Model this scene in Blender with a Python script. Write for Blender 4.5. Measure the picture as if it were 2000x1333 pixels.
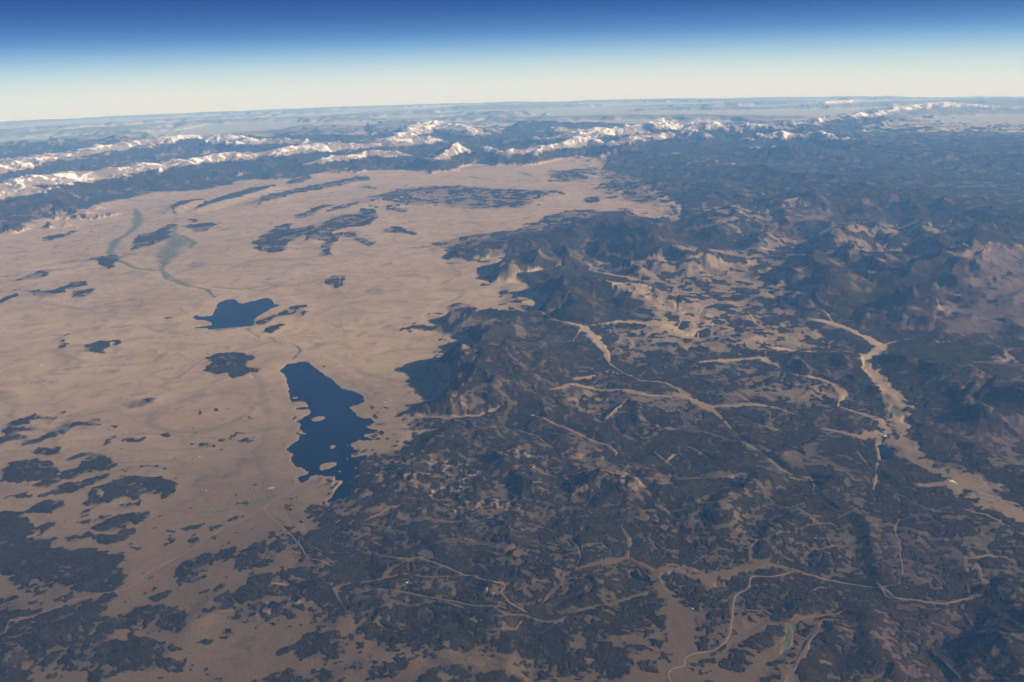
# High-altitude view over a mountain park: two reservoirs, forested hills, snowy ranges.
# 1 Blender unit = 100 m.  The point on the ground under the camera is x = y = 0, +Y is the viewing direction.
import bpy, math, os
import numpy as np
from mathutils import Matrix, Vector
for _o in list(bpy.data.objects): bpy.data.objects.remove(_o)
S = 10.0                      # km -> units
HC = 9.3                      # camera height, km
DK = 2 * 6371.0               # twice the earth radius, km
sc = bpy.context.scene
col = sc.collection
DETAIL = float(os.environ.get('DETAIL', '1'))
# ------------------------------------------------------------ camera
PITCH, ROLL = math.radians(18.35), math.radians(1.45)
cd = bpy.data.cameras.new('camera'); cam = bpy.data.objects.new('camera', cd); col.objects.link(cam)
cd.sensor_width = 36.0; cd.lens = 36.0 * 1700 / 2000; cd.clip_start = 1.0; cd.clip_end = 20000.0
_f = Vector((0, math.cos(PITCH), -math.sin(PITCH))); _r0 = Vector((1, 0, 0)); _u0 = _r0.cross(_f)
_r = _r0 * math.cos(ROLL) - _u0 * math.sin(ROLL); _u = _r.cross(_f)
_m = Matrix((_r, _u, -_f)).transposed().to_4x4(); _m.translation = Vector((0, 0, HC * S)); cam.matrix_world = _m
sc.camera = cam
# ------------------------------------------------------------ light
SUN_EL, SUN_AZ = math.radians(23), math.radians(98)      # azimuth clockwise from the viewing direction
w = bpy.data.worlds.new('World'); sc.world = w; w.use_nodes = True
nt = w.node_tree; bg = nt.nodes['Background']
sky = nt.nodes.new('ShaderNodeTexSky'); sky.sky_type = 'NISHITA'; sky.sun_disc = False
sky.sun_elevation = SUN_EL; sky.sun_rotation = SUN_AZ; sky.altitude = 11500; sky.air_density = 1.0; sky.dust_density = 0.6; sky.ozone_density = 1.5
def wn(t): return nt.nodes.new(t)
tc = wn('ShaderNodeTexCoord'); sx = wn('ShaderNodeSeparateXYZ'); nt.links.new(tc.outputs['Generated'], sx.inputs[0])
# near eye level the thin air's own glow: cream on the horizon, through pale to deep blue (stops in degrees of elevation)
mr = wn('ShaderNodeMapRange'); mr.inputs[1].default_value = math.sin(math.radians(-6)); mr.inputs[2].default_value = math.sin(math.radians(14)); nt.links.new(sx.outputs[2], mr.inputs[0])
cr = wn('ShaderNodeValToRGB'); nt.links.new(mr.outputs[0], cr.inputs[0]); cr.color_ramp.interpolation = 'B_SPLINE'
stops = [(-6, (.62, .70, .74)), (-3.2, (.84, .87, .84)), (-2.0, (.86, .90, .85)), (-.7, (.50, .71, .82)), (.4, (.21, .43, .74)), (1.3, (.085, .24, .57)), (2.6, (.033, .112, .39)), (4.5, (.018, .065, .27)), (14, (.012, .045, .19))]
while len(cr.color_ramp.elements) < len(stops): cr.color_ramp.elements.new(.5)
for e_, (d_, c_) in zip(cr.color_ramp.elements, stops): e_.position = (math.sin(math.radians(d_)) - math.sin(math.radians(-6))) / (math.sin(math.radians(14)) - math.sin(math.radians(-6))); e_.color = (*c_, 1)
SKYK = .05
bl = wn('ShaderNodeMapRange'); bl.inputs[1].default_value = math.sin(math.radians(8)); bl.inputs[2].default_value = math.sin(math.radians(24)); nt.links.new(sx.outputs[2], bl.inputs[0])
ml = wn('ShaderNodeVectorMath'); ml.operation = 'SCALE'; ml.inputs[3].default_value = .50 / SKYK; nt.links.new(cr.outputs[0], ml.inputs[0])
mx = wn('ShaderNodeMix'); mx.data_type = 'RGBA'; nt.links.new(bl.outputs[0], mx.inputs[0]); nt.links.new(ml.outputs[0], mx.inputs[6]); nt.links.new(sky.outputs[0], mx.inputs[7])
nt.links.new(mx.outputs[2], bg.inputs[0]); bg.inputs[1].default_value = SKYK
sl = bpy.data.lights.new('sun', 'SUN'); sl.energy = 4.8; sl.angle = math.radians(0.53); sl.color = (1.0, 0.91, 0.78)
so = bpy.data.objects.new('sun', sl); col.objects.link(so)
_d = Vector((math.sin(SUN_AZ) * math.cos(SUN_EL), math.cos(SUN_AZ) * math.cos(SUN_EL), math.sin(SUN_EL)))
so.rotation_euler = _d.to_track_quat('Z', 'Y').to_euler(); so.location = _d * 3000
sc.view_settings.view_transform = 'Standard'; sc.view_settings.look = 'None'; sc.view_settings.gamma = 1.0
sc.view_settings.exposure = 0.82
sc.cycles.volume_bounces = 2; sc.cycles.max_bounces = 6; sc.cycles.use_denoising = True
# ------------------------------------------------------------ map data
DENSITY = [  # (outline on the ground in km east,north of the point below the camera; forest cover; softness km)
("150.67,118.06 33.24,141.28 8.28,89.89 9.64,83.51 8.14,76.19 8.4,69.13 9.25,65.09 10.48,60.01 10.88,54.78 9.83,49.32 7.8,51.44 7.53,53.89 5.96,54.13 3.58,52.04 1.62,48.95 0.16,48.36 -1.81,46.83 -3.34,44.56 -2.89,41.11 -1.62,41.14 -0.26,41.67 -0.02,41.38 -0.83,37.96 -0.69,36.52 0.3,36.68 0.83,36.11 1.259,33.072 1.121,31.667 0.437,31.496 -0.239,31.741 -0.933,32.214 -1.344,32.079 -1.656,32.975 -2.088,33.147 -2.42,32.788 -2.477,30.268 -2.308,30.074 -2.83,30.072 -3.594,30.488 -3.788,29.843 -3.312,29.616 -2.54,29.564 -1.855,28.876 -1.067,27.892 -1.396,27.011 -1.735,26.744 -2.299,26.398 -2.113,25.427 -1.953,24.665 -2.104,24.44 -2.025,24.047 -1.94,23.151 -1.846,22.807 -2.238,22.583 -2.687,22.502 -2.997,22.087 -2.88,21.896 -2.479,21.801 -2.878,20.952 -2.311,20.917 -2.718,20.327 -3.044,19.68 -3.578,19.335 -3.784,18.717 -3.554,18.333 -3.831,17.991 -3.716,17.553 -3.955,17.281 -4.153,17.128 -4.444,17.006 -4.429,16.959 -4.496,16.727 -4.062,16.103 -4.549,15.77 -4.554,15.63 -4.272,15.344 -4.113,14.942 -3.803,14.8 -3.579,14.54 -3.567,14.133 -3.411,13.668 -3.159,13.159 -2.882,12.641 -3.123,13.263 -2.855,12.991 -2.829,12.639 -2.69,12.344 -2.51,12.15 -2.258,12.049 -1.951,11.946 -1.613,12.115 -1.193,12.053 -0.778,12.036 -0.543,12.119 -0.421,11.798 0.1,11.647 0.149,11.347 0.433,11.378 0.793,11.282 1.217,11.308 1.427,11.176 1.811,11.327 1.722,11.716 1.517,11.947 1.213,12.142 1.561,12.317 1.966,12.206 2.182,12.436 2.151,12.633 2.058,12.838 2.418,13.135 2.674,13.559 3.097,12.497 3.074,12.116 3.428,12.102 3.773,12.519 4.436,12.502 4.557,12.302 4.382,11.028 3.881,9.354 14.979,8.201",0.87,0.25),
("7.13,40.44 10.36,42.76 12.03,41.35 13.08,37.86 12.038,32.812 10.787,31.315 10.559,28.92 8.697,25.797 6.913,26.428 5.548,27.051 4.228,26.127 3.482,26.688 2.901,29.268 4.612,29.841 5.575,31.176 4.918,31.937 3.718,33.5 4.923,33.381 6.23,35.05 4.24,38.26 4.82,39.25 6.28,38.06",0.5,1.2),
("2.93,39.25 3.97,40.27 5.46,38.79 4.2,37.89 3.09,38.39",0.5,0.5),
("3.655,33.88 5.895,34.298 5.326,32.581 4.049,33.539",0.15,0.6),
("5.943,32.212 7.029,33.12 7.701,32.632 7.447,29.762 6.261,28.377 5.29,28.455",0.35,0.6),
("7.658,29.308 10.504,29.291 10.839,27.442 10.171,26.544 7.997,27.075 7.147,27.712",0.45,0.8),
("1.163,23.548 2.598,23.833 5.079,23.093 4.917,22.293 3.404,22.132 2.346,21.45 1.337,22.196",0.6,0.8),
("4.838,25.885 6.589,26.1 8.116,24.581 7.297,22.671 6.108,21.958 6.07,23.888",0.62,0.8),
("6.899,23.831 9.119,23.591 9.02,22.559 8.111,22.088 6.802,22.704",0.5,0.6),
("19.22,37.34 21.2,39.1 24.45,40.51 31.74,40.45 21.794,26.916 16.906,27.183 16.695,28.063 15.885,28.535 15.471,29.481 15.199,30.122 17.62,31.97",0.22,1.5),
("12.627,29.42 14.943,29.356 15,28.67 16.103,29.137 18.44,29.89 17.004,27.363 14.706,27.552 13.26,28.344 12.451,28.944",0.45,0.6),
("14.839,25.503 16.295,26.097 15.067,23.058 13.902,22.828",0.45,0.4),
("10.66,20.232 13.077,20.54 13.192,19.114 10.744,18.599 9.744,19.182",0.55,0.5),
("11.08,54.16 14.87,51.73 17.66,52.83 20.16,48.14 24.64,46.76 18.93,39.07 14.85,34.8 13.12,38.64 11.13,43.81",0.7,1.5),
("3.188,16.489 4.66,16.283 5.238,16.159 5.298,15.394 4.942,15.128 4.502,14.42 3.467,14.221 2.997,14.425",0.58,0.4),
("2.569,16.367 3.73,16.462 3.35,14.597 2.727,15.012 2.484,15.78",0.55,0.4),
("5.285,15.218 6.885,15.359 6.61,13.802 5.717,13.885 5.385,14.505",0.6,0.4),
("7.231,15.616 8.464,15.495 8.744,14.481 8.15,13.464 7.084,13.596 6.917,14.144",0.62,0.4),
("6.196,12.792 7.623,12.715 7.384,11.541 7.145,10.929 6.282,10.96 5.813,11.714",0.6,0.4),
("-0.282,15.22 0.857,15.1 1.17,14.57 0.988,13.974 0.716,13.87 0.201,13.228 -0.246,13.798 -0.451,14.397",0.6,0.3),
("1.321,13.96 2.395,13.797 2.342,13.462 1.603,13.222 1.182,13.512",0.6,0.2),
("0.376,13.658 1.231,14.081 1.277,13.846 0.862,13.581 0.428,13.326",0.5,0.2),
("-0.287,19.766 1.299,20.138 2.124,19.355 2.647,18.366 2.651,16.942 1.119,17.438 -0.484,17.214 -3.097,17.465 -3.698,18.712 -2.266,19.428",0.62,0.4),
("-3.989,16.857 -2.842,17.036 -1.932,16.518 -1.962,15.998 -2.685,15.819 -3.846,16.092",0.55,0.3),
("-1.994,17.235 -0.087,17.217 0.288,16.405 -1.229,16.256 -1.868,16.669",0.5,0.3),
("1.434,20.129 2.146,19.558 2.435,18.354 2.853,17.784 2.729,16.938 2.292,17.209 1.978,17.985 1.592,19.285",0.22,0.15),
("2.543,18.537 3.263,18.795 3.52,17.862 3.48,17.202 2.759,17.7",0.4,0.15),
("3.544,21.135 4.181,21.012 3.944,20.198 3.402,20.23",0.4,0.3),
("11.91,24.734 21.057,25.914 13.651,15.841 10.511,16.884 9.399,18.158 10.125,21.526",0.82,0.5),
("-2.491,32.795 -1.656,32.975 -1.337,31.831 -1.844,28.676 -2.302,29.93",0.55,0.1),
("-1.953,26.479 -1.139,26.137 -0.989,24.678 -1.942,24.428",0.7,0.1),
("-10.24,62.37 -9.02,64.84 -6.87,67.35 -3.58,67.74 -1.04,64.85 1.35,64.82 4.08,61.88 1.96,59.43 1.15,56.3 -2.09,55.91 -5.05,58.23 -8.14,57.98",0.62,1.5),
("3.39,74.37 7.49,77.5 7.55,73.51 5.88,68.04 3.71,69.1",0.6,2),
("7.81,76.06 11.26,70.37 10.05,56.03 7.43,58.16 6.83,63.85",0.72,2),
("5.16,59.71 6.17,59.96 6.17,57.58 5.16,56.96",0.8,0.4),
("6.35,59.33 7.55,60.15 6.91,57.85",0.8,0.4),
("-3.39,44.21 -2.69,45.04 -1.2,45.56 0.15,47.9 0.75,47.56 -0.06,41.78 -1.19,41.44 -2.47,40.91",0.85,0.3),
("-4.01,44.97 -2.78,46.75 -0.85,48.04 0.77,48.9 0.54,47.33 -1.77,45.63 -3.56,44.01",0.55,0.5),
("1.21,49.97 2.38,52.85 3.82,54.64 5.6,54.37 4.15,47.99 2.57,48.2 1.34,47.59",0.6,0.6),
("-2.88,40.42 -1.61,40.92 -1.61,40.8 -2.78,40.22",0.6,0.2),
("-1.61,40.86 -0.93,40.91 -1.09,40.34 -1.52,40.33",0.6,0.2),
("-0.94,37.27 -0.39,38.34 1.01,42.36 2.82,42.93 4.39,40.83 3.51,38.63 2.38,38.85 1.7,38.21 0.24,36.88 -0.77,36.36",0.85,0.4),
("-0.46,36.04 0.38,36.3 0.51,35.53 0.06,35.27 0.735,32.293 0.443,31.718 -0.522,32.956 -0.243,34.461 -0.54,35.33",0.4,0.4),
("-46.89,41.09 -170.39,158.75 -165.23,293.37 -73.32,332 33.06,186.2 16.14,82.05 7.82,84.88 0.46,87.66 -1.51,83.36 -6.86,83.75 -9.75,79.35 -13.46,79.43 -15.89,77.68 -18.8,74.74 -22.32,74.84 -23.11,71.74 -24.28,68.98 -27.75,68.56 -28.48,65.47 -30.13,62.41 -31.12,59.97 -29.94,54.26 -31.22,53.07",0.95,1),
("-45.58,40.44 -104.44,96.61 -40.17,69.25 -35.73,64.2 -33.87,62.27 -31.62,57.1 -30.52,57.2 -30.66,55.2 -31.24,53.12",0.93,2),
("-38.57,68.9 -31.4,65.54 -29.05,57.77 -30.52,57.2 -34.75,62.26",0.6,1.5),
("-31.22,58.65 -32.02,64.6 -29.14,62.04 -29.67,60.68 -30.55,58.47",0.93,0.4),
("-7.39,88.03 -1.29,85.64 1.46,84.14 2.57,81.52 -1.25,82.41 -4.57,81.66",0.3,2),
("-22.44,71.6 -21.54,73.08 -20.87,70.18 -21.45,68.75",0.1,0.5),
("-24.98,80.13 -23.34,86.36 -22.9,84.68 -23.83,77.86",0.1,0.5),
("-23.34,60.11 -23.83,63.19 -22.71,64.1 -22.19,63.74 -22.54,61.38 -22.58,59.23 -22.21,57.85 -21.76,57.38 -22.13,57.27",0.93,0.3),
("-20.94,57.8 -21.66,61.35 -21.25,65.34 -20.41,69.56 -18.87,71.38 -18.53,67.84 -19.65,64.06 -20.6,61.24 -20.95,58.56",0.93,0.3),
("-18.53,72.99 -17.65,76.42 -16.69,75.58 -16.99,72.09 -17.95,71.18",0.8,0.3),
("-18.01,60.5 -18,64.71 -16.55,68.26 -14.49,72.12 -12.8,75.33 -12.4,72.83 -13.08,68.37 -15.23,65.43 -16.38,62.5 -17.22,60.36",0.7,0.7),
("-14.38,72.1 -13.58,74.27 -11.89,75.13 -11.45,73.21 -12.94,68.97 -13.67,68.38",0.7,0.4),
("-11.85,68.33 -10.93,68.66 -10.06,67.47 -10.1,66.78 -11.48,67.75",0.7,0.2),
("-8.28,57.27 -7.12,57.44 -6.4,56.24 -6.69,55.72 -7.92,56.34",0.7,0.3),
("-13.59,55.32 -13.23,57.36 -12.89,59.17 -11.9,59.78 -12.4,57.95 -12.52,55.15 -13.05,53.92",0.7,0.3),
("-11.68,58.58 -10.39,60.35 -10.19,59.12 -11.1,57.37 -12.12,55.42",0.7,0.3),
("-14.06,47.78 -13.9,49.88 -13.84,52.17 -12.98,52.65 -12.96,50.3 -11.68,51.69 -11.22,49.99 -11.63,48.56 -11.49,47.5 -11.94,46.02 -11.68,44.15 -12.33,43.8 -13.29,44.99",0.8,0.35),
("-11.51,48.01 -10.99,50.95 -10.77,55.55 -9.59,55.36 -9.86,57.53 -8.66,56.6 -8.07,53.29 -8.34,51.35 -9.72,50.67 -9.96,48.62 -8.64,49.39 -9.51,47.4 -9.32,45.39 -8.88,42.52 -9.44,42.67 -10.06,46.73 -11.13,46.73",0.8,0.35),
("-9.44,48.17 -9.16,49.47 -8.51,48.56 -8.17,46.47 -8.83,48.08",0.6,0.2),
("-9.47,48.17 -9.1,48.91 -8.52,47.27 -9.13,47.35",0.6,0.2),
("-7.24,49.47 -6.75,50.53 -5.21,48.64 -5.2,47.58 -6.07,48.22 -7.03,48.62",0.7,0.2),
("-8.48,47.01 -7.92,47.19 -7.01,45.6 -7.26,44.7 -7.98,45.73",0.6,0.2),
("-6.06,44.1 -4.54,44.58 -3.21,44.19 -4.49,44.12",0.5,0.2),
("-20.33,46.08 -21.25,48.81 -21.38,50.44 -20.87,50.77 -20.96,53.28 -20.38,53.5 -20.07,51.19 -19.76,50.04 -19.19,49.03 -19.45,47.05 -19.68,46.13 -20.09,45.49",0.85,0.3),
("-20.03,52.53 -19.2,53.31 -18.42,53.62 -17.39,52.11 -17.75,51.57 -17.7,50.72 -18.39,50.26 -19.06,51.63",0.8,0.3),
("-20.38,55.1 -19.77,55 -19.19,53.94 -19.67,53.7",0.9,0.2),
("-21.51,43.51 -21.09,44.3 -20.46,44.34 -19.81,43.91 -19.55,42.46 -19.23,41.49 -19.44,41.14 -20.62,42.65",0.85,0.2),
("-26.7,48.84 -26.95,50.46 -26.48,51.22 -26.34,52.05 -25.87,51.97 -25.73,50.55 -26.12,49.01",0.6,0.3),
("-22.98,39.06 -22.84,40.2 -22.71,41.1 -22.26,41.42 -21.67,39.89 -21.92,39.22",0.65,0.3),
("-21.78,37.56 -20.12,37.27 -19.99,38.66 -19.32,38.8 -18.98,37.88 -19.45,37.19 -19.55,36.1 -19.81,35.12 -20.69,36.52",0.55,0.4),
("-18.97,36.18 -18.94,36.93 -18.26,37.17 -17.91,36.22 -18.19,35.66 -18.01,34.79",0.5,0.3),
("-21.65,35.74 -21.52,36.91 -21.26,36.28 -21.32,35.14",0.7,0.2),
("-22.09,41.78 -21.64,42.5 -21.52,41.52 -21.71,40.49",0.35,0.2),
("-15.8,41.38 -15.6,42.34 -14.84,41.65 -15.21,40.93",0.45,0.2),
("-8.2,37.31 -8.11,38.49 -7.66,38.68 -7.44,37.91 -7.29,36.6 -7.52,36.16 -8.01,36.72",0.8,0.15),
("-9.545,31.007 -9.568,31.449 -9.164,31.843 -8.906,32.648 -8.634,33.385 -8.146,33.582 -8.119,33.335 -8.485,33.081 -8.671,32.142 -8.944,31.994 -9.014,31.282 -9.131,30.779",0.5,0.12),
("-8.54,32.129 -8.405,32.971 -7.841,32.539 -7.837,32.269 -8.06,31.659",0.4,0.12),
("-9.088,30.392 -8.948,30.616 -8.689,30.939 -8.533,31.009 -8.284,30.902 -8.514,30.248 -8.636,29.777 -8.828,29.873",0.8,0.12),
("-10.098,27.311 -9.879,27.752 -9.289,27.796 -8.655,27.466 -8.532,26.845 -8.687,26.763 -8.425,26.216 -7.97,26.013 -7.938,25.682 -8.33,25.876 -8.419,25.396 -8.656,25.256 -9.033,25.766 -9.358,25.548 -9.725,25.984 -9.708,26.67",0.78,0.12),
("-14.819,28.462 -14.903,29.248 -14.696,29.639 -14.272,29.409 -14.086,28.691 -13.951,28.092 -14.44,28.238",0.6,0.2),
("-14.226,29.303 -14.076,29.688 -13.743,29.349 -13.829,28.953",0.7,0.15),
("-16.492,29.904 -16.301,30.311 -15.885,29.849 -15.711,29.218 -15.447,28.41 -16.042,29.247",0.45,0.3),
("-11.204,23.253 -10.855,23.293 -10.765,23.843 -10.432,23.537 -10.33,23.191 -10.644,23.012 -10.897,22.894",0.75,0.15),
("-8.474,22.769 -8.395,22.922 -8.251,22.624 -8.367,22.593",0.8,0.1),
("-13.401,32.208 -13.121,32.352 -13.039,32.222 -13.297,32.078",0.9,0.06),
("-14.015,22.035 -13.855,22.333 -13.528,22.373 -13.342,22.112 -13.717,21.894",0.9,0.12),
("-13.562,22.438 -13.438,22.684 -12.767,22.447 -12.754,22.32 -13.339,22.298",0.75,0.12),
("-13.953,21.79 -13.38,21.811 -12.914,21.661 -13.368,21.514 -13.751,21.423",0.75,0.12),
("-13.57,21.181 -13.353,21.396 -12.993,21.257 -12.802,21.074 -13.198,20.931 -13.364,20.72",0.9,0.12),
("-12.881,20.69 -12.839,20.964 -12.528,21 -12.353,21.505 -12.181,21.204 -12.362,20.766 -12.725,20.571",0.85,0.12),
("-12.214,21.322 -12.313,21.92 -12.048,22.086 -11.568,22.115 -11.254,21.849 -11.556,21.87 -12.001,21.779 -12.017,21.309",0.85,0.12),
("-12.314,20.224 -12.247,20.54 -11.716,20.399 -11.463,20.066 -11.756,19.929",0.85,0.12),
("-11.699,22.186 -11.553,22.301 -11.376,22.127 -11.568,22.115",0.8,0.1),
("-10.731,20.773 -10.543,21.098 -10.203,20.963 -9.723,20.82 -9.681,20.596 -10.085,20.676 -10.444,20.866 -10.44,20.319 -10.608,20.491",0.8,0.12),
("-9.353,21.078 -9.154,21.18 -8.953,21.018 -9.152,20.918",0.8,0.1),
("-8.223,20.395 -7.902,20.539 -7.491,20.404 -7.76,20.1 -8.056,20.171",0.45,0.2),
("-7.967,20.598 -7.293,20.666 -6.663,20.571 -6.711,20.41 -7.713,20.527",0.45,0.2),
("-9.056,19.815 -8.91,19.785 -8.905,19.653 -9.03,19.691",0.8,0.08),
("-11.053,21.836 -10.726,21.754 -10.758,21.601",0.6,0.08),
("-12.883,22.081 -12.71,22.131 -12.667,21.944",0.7,0.08),
("-13.265,21.684 -13.078,21.791 -13.02,21.585",0.8,0.08),
("-12.857,22.838 -12.68,22.891 -12.648,22.72",0.7,0.08),
("-12.358,19.065 -12.49,19.619 -11.954,19.788 -11.391,19.552 -11.009,19.042 -11.041,18.67 -11.431,18.6 -12.132,18.641",0.93,0.12),
("-10.868,18.752 -10.748,19.316 -10.624,20.014 -10.276,20.045 -10.069,19.774 -9.808,19.067 -10.165,18.992 -10.516,18.639",0.9,0.12),
("-11.258,19.644 -10.996,20.037 -10.697,20.176 -10.669,19.913 -10.983,19.628",0.8,0.1),
("-9.982,19.368 -9.776,19.505 -9.625,19.249 -9.852,19.069",0.8,0.1),
("-10.123,18.525 -9.659,18.821 -9.756,18.458 -9.953,18.335",0.85,0.1),
("-11.201,18.317 -11.064,18.717 -10.73,18.469 -10.919,18.256",0.9,0.1),
("-9.132,19.22 -8.731,19.313 -8.32,19.027 -8.417,18.937 -8.782,19.102",0.8,0.1),
("-9.633,18.961 -9.291,19.181 -9.388,18.994",0.5,0.1),
("-10.594,18.018 -10.427,18.452 -10.083,18.253 -10.127,17.992 -10.402,17.878",0.9,0.1),
("-9.732,17.768 -9.666,18.254 -9.307,18.595 -8.93,18.712 -8.371,18.587 -7.842,18.184 -7.745,17.915 -7.753,17.587 -7.919,17.596 -8.082,17.817 -8.216,17.739 -8.449,17.709 -8.413,17.415 -8.611,17.509 -8.811,17.603 -9.024,17.531 -9.306,17.26 -9.567,17.396 -9.603,17.563",0.93,0.12),
("-9.64,18.022 -9.432,17.923 -9.268,17.628 -9.354,17.549",0.1,0.08),
("-11.463,17.792 -11.279,17.909 -10.916,17.761 -10.647,17.96 -10.852,17.716 -11.277,17.672",0.85,0.1),
("-8.736,17.229 -8.413,17.415 -8.363,17.29 -8.61,17.118",0.7,0.1),
("-10.775,17.138 -10.719,17.377 -10.454,17.568 -10.142,17.593 -10.103,17.262 -10.227,17.03 -10.53,17.007",0.93,0.1),
("-9.565,16.877 -9.35,17.181 -9.358,17.023 -9.507,16.835",0.7,0.06),
("-15.062,17.292 -11.43,17.214 -11.081,17.155 -10.586,16.738 -10.151,16.267 -10.21,16.018 -10.23,15.705 -9.885,15.966 -9.544,15.879 -9.375,15.546 -8.694,15.411 -8.354,15.295 -7.83,15.073 -7.768,14.769 -7.53,14.45 -7.403,14.131 -7.474,13.905 -7.707,13.831 -8.017,13.929 -8.166,14.108 -8.634,14.231 -9.151,14.314 -9.631,14.576 -9.954,14.547 -13.027,14.494",0.93,0.12),
("-10.072,16.336 -10.07,16.559 -9.912,16.551 -9.898,16.291 -9.977,16.222",0.85,0.08),
("-8.911,16.3 -8.767,16.567 -8.487,16.82 -8.017,16.912 -7.964,16.677 -8.108,16.457 -8.448,16.18 -8.789,16.112",0.93,0.1),
("-9.361,16.522 -9.072,16.735 -8.789,16.797 -8.924,16.575 -9.286,16.444",0.5,0.1),
("-8.981,16.027 -8.675,16.012 -8.415,15.927 -8.263,16.098 -7.986,16.156 -7.959,15.904 -8.322,15.541 -8.502,15.619 -8.747,15.838",0.9,0.1),
("-9.447,15.909 -8.921,16.06 -8.823,15.842 -9.106,15.669",0.5,0.1),
("-7.942,15.591 -7.844,15.62 -7.773,15.447 -7.862,15.485",0.8,0.06),
("-7.755,15.446 -7.616,15.507 -7.556,15.356 -7.695,15.343",0.85,0.06),
("-7.041,16.145 -6.927,16.359 -6.63,16.381 -6.621,16.123 -6.85,16.027 -6.97,16.047",0.85,0.08),
("-6.473,16.189 -6.193,16.322 -6.186,16.174 -6.392,16.112",0.85,0.08),
("-6.255,16.399 -6.006,16.59 -6.045,16.463 -6.2,16.344",0.6,0.05),
("-7.238,15.763 -6.963,15.819 -7.05,15.65",0.6,0.06),
("-6.764,15.67 -6.564,15.73 -6.542,15.556 -6.69,15.563",0.8,0.06),
("-7.135,14.643 -6.959,14.822 -6.958,14.635",0.85,0.05),
("-6.782,14.627 -6.447,14.861 -6.187,15.138 -5.667,15.311 -5.615,15.013 -5.913,14.835 -6.093,14.533 -6.295,14.421 -6.561,14.494",0.9,0.1),
("-5.579,15.011 -5.367,15.397 -5.147,15.66 -5.056,15.449 -4.768,15.606 -4.732,15.166 -4.808,15.039 -4.535,14.646 -5.008,14.73 -5.133,14.55 -5.464,14.504 -5.517,14.568 -5.31,14.934 -5.505,14.88",0.9,0.1),
("-4.436,15.119 -4.271,15.177 -4.127,15.007 -4.199,14.85 -4.363,14.954",0.85,0.06),
("-6.517,14.371 -6.26,14.419 -5.962,14.346 -5.972,14.169 -6.147,14.089 -6.383,14.187",0.75,0.08),
("-5.856,13.819 -5.725,13.926 -5.712,13.784",0.7,0.05),
("-5.655,13.823 -5.493,14.147 -5.491,14.03 -5.543,13.692",0.7,0.05),
("-7.358,14.188 -7.302,14.215 -7.27,14.096",0.7,0.04),
("-7.173,14.135 -7.037,14.217 -7.029,14.111",0.6,0.04),
("-5.723,12.879 -5.604,13.193 -5.47,13.772 -5.051,14.025 -5.047,14.364 -4.552,14.432 -4.38,14.577 -3.962,14.557 -3.737,14.141 -3.533,14.295 -3.335,13.596 -3.159,13.159 -3.166,12.852 -3.596,12.971 -3.652,13.392 -4.055,13.476 -4.527,13.551 -4.743,13.506 -5.04,13.292 -5.299,13.209 -5.506,13.073 -5.714,12.853",0.93,0.1),
("-4.674,14.11 -4.529,14.34 -4.021,14.198 -3.991,13.934 -4.428,13.939",0.4,0.08),
("-5.154,13.14 -5.055,13.453 -4.527,13.551 -3.883,13.578 -3.694,13.287 -3.973,13.246 -4.218,12.946 -4.512,12.758 -4.823,12.87 -5.043,12.981",0.58,0.1),
("-5.186,13.363 -4.922,13.581 -4.99,13.462 -5.146,13.323",0.05,0.05),
("-4.161,13.097 -3.949,13.14 -3.87,12.931 -4.066,12.965",0.9,0.06),
("-4.35,12.851 -4.237,12.896 -4.174,12.768 -4.249,12.697",0.9,0.05),
("-3.607,13.023 -3.122,12.951 -3.17,12.702 -3.383,12.686 -3.543,12.867",0.85,0.08),
("-3.723,12.153 -3.635,12.43 -3.399,12.613 -3.133,12.505 -2.951,12.168 -2.881,11.938 -3.071,11.856 -3.346,11.912 -3.543,11.875 -3.692,12.015",0.85,0.08),
("-3.625,12.382 -3.461,12.471 -3.442,12.234 -3.553,12.192",0.4,0.06),
("-4.031,12.074 -3.885,12.205 -3.852,12.066 -4.011,11.991",0.85,0.05),
("-5.471,12.386 -5.18,12.421 -5.203,12.305",0.75,0.04),
("-5.062,12.731 -4.983,12.777 -4.861,12.576 -4.972,12.437 -5.11,12.49 -4.986,12.533",0.85,0.04),
("-4.188,11.344 -4.003,11.504 -3.688,11.619 -3.437,11.524 -3.229,11.623 -2.985,11.55 -2.824,11.293 -2.781,11.05 -4.177,11.101",0.88,0.08),
("-2.768,11.633 -2.608,11.714 -2.414,11.577 -2.574,11.498",0.85,0.06),
("-6.753,13.747 -6.549,13.906 -6.367,13.955 -6.419,13.732 -6.49,13.57 -6.251,13.451 -5.863,13.181 -5.74,12.93 -5.779,12.672 -5.958,12.645 -6.321,12.709 -6.391,12.821 -6.633,12.817 -6.938,12.73 -6.926,12.487 -6.628,12.552 -6.298,12.491 -5.8,12.376 -5.672,12.185 -5.94,12.104 -5.846,12.01 -5.515,11.908 -5.422,11.643 -5.554,11.691 -6.376,11.723 -6.728,11.867 -7.303,11.846 -7.579,11.813 -8.07,11.928 -8.276,11.513 -10.059,10.414 -12.509,13.782 -9.526,13.759 -9.385,13.864 -8.48,13.127 -8.279,13.432 -7.886,13.631 -7.516,13.837 -7.357,13.773 -7.438,13.503 -7.418,13.26 -7.168,13.185 -6.8,13.368 -6.646,13.468",0.93,0.1),
("-9.705,14.459 -9.182,14.375 -8.411,14.047 -8.206,13.756 -8.515,13.714 -9.242,13.971",0.5,0.1),
("-9.232,13.582 -8.822,13.673 -8.499,13.549 -8.709,13.451 -9.077,13.414",0.6,0.08),
("-7.691,11.861 -7.324,11.891 -6.65,11.82 -6.612,11.732 -7.005,11.705 -7.557,11.769",0.35,0.06),
("-11.082,11.822 -8.369,11.693 -7.961,11.663 -7.628,11.23 -10.331,10.788",0.9,0.1),
("-6.897,11.658 -6.394,11.767 -6.656,11.438 -6.791,11.485",0.7,0.08),
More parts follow.
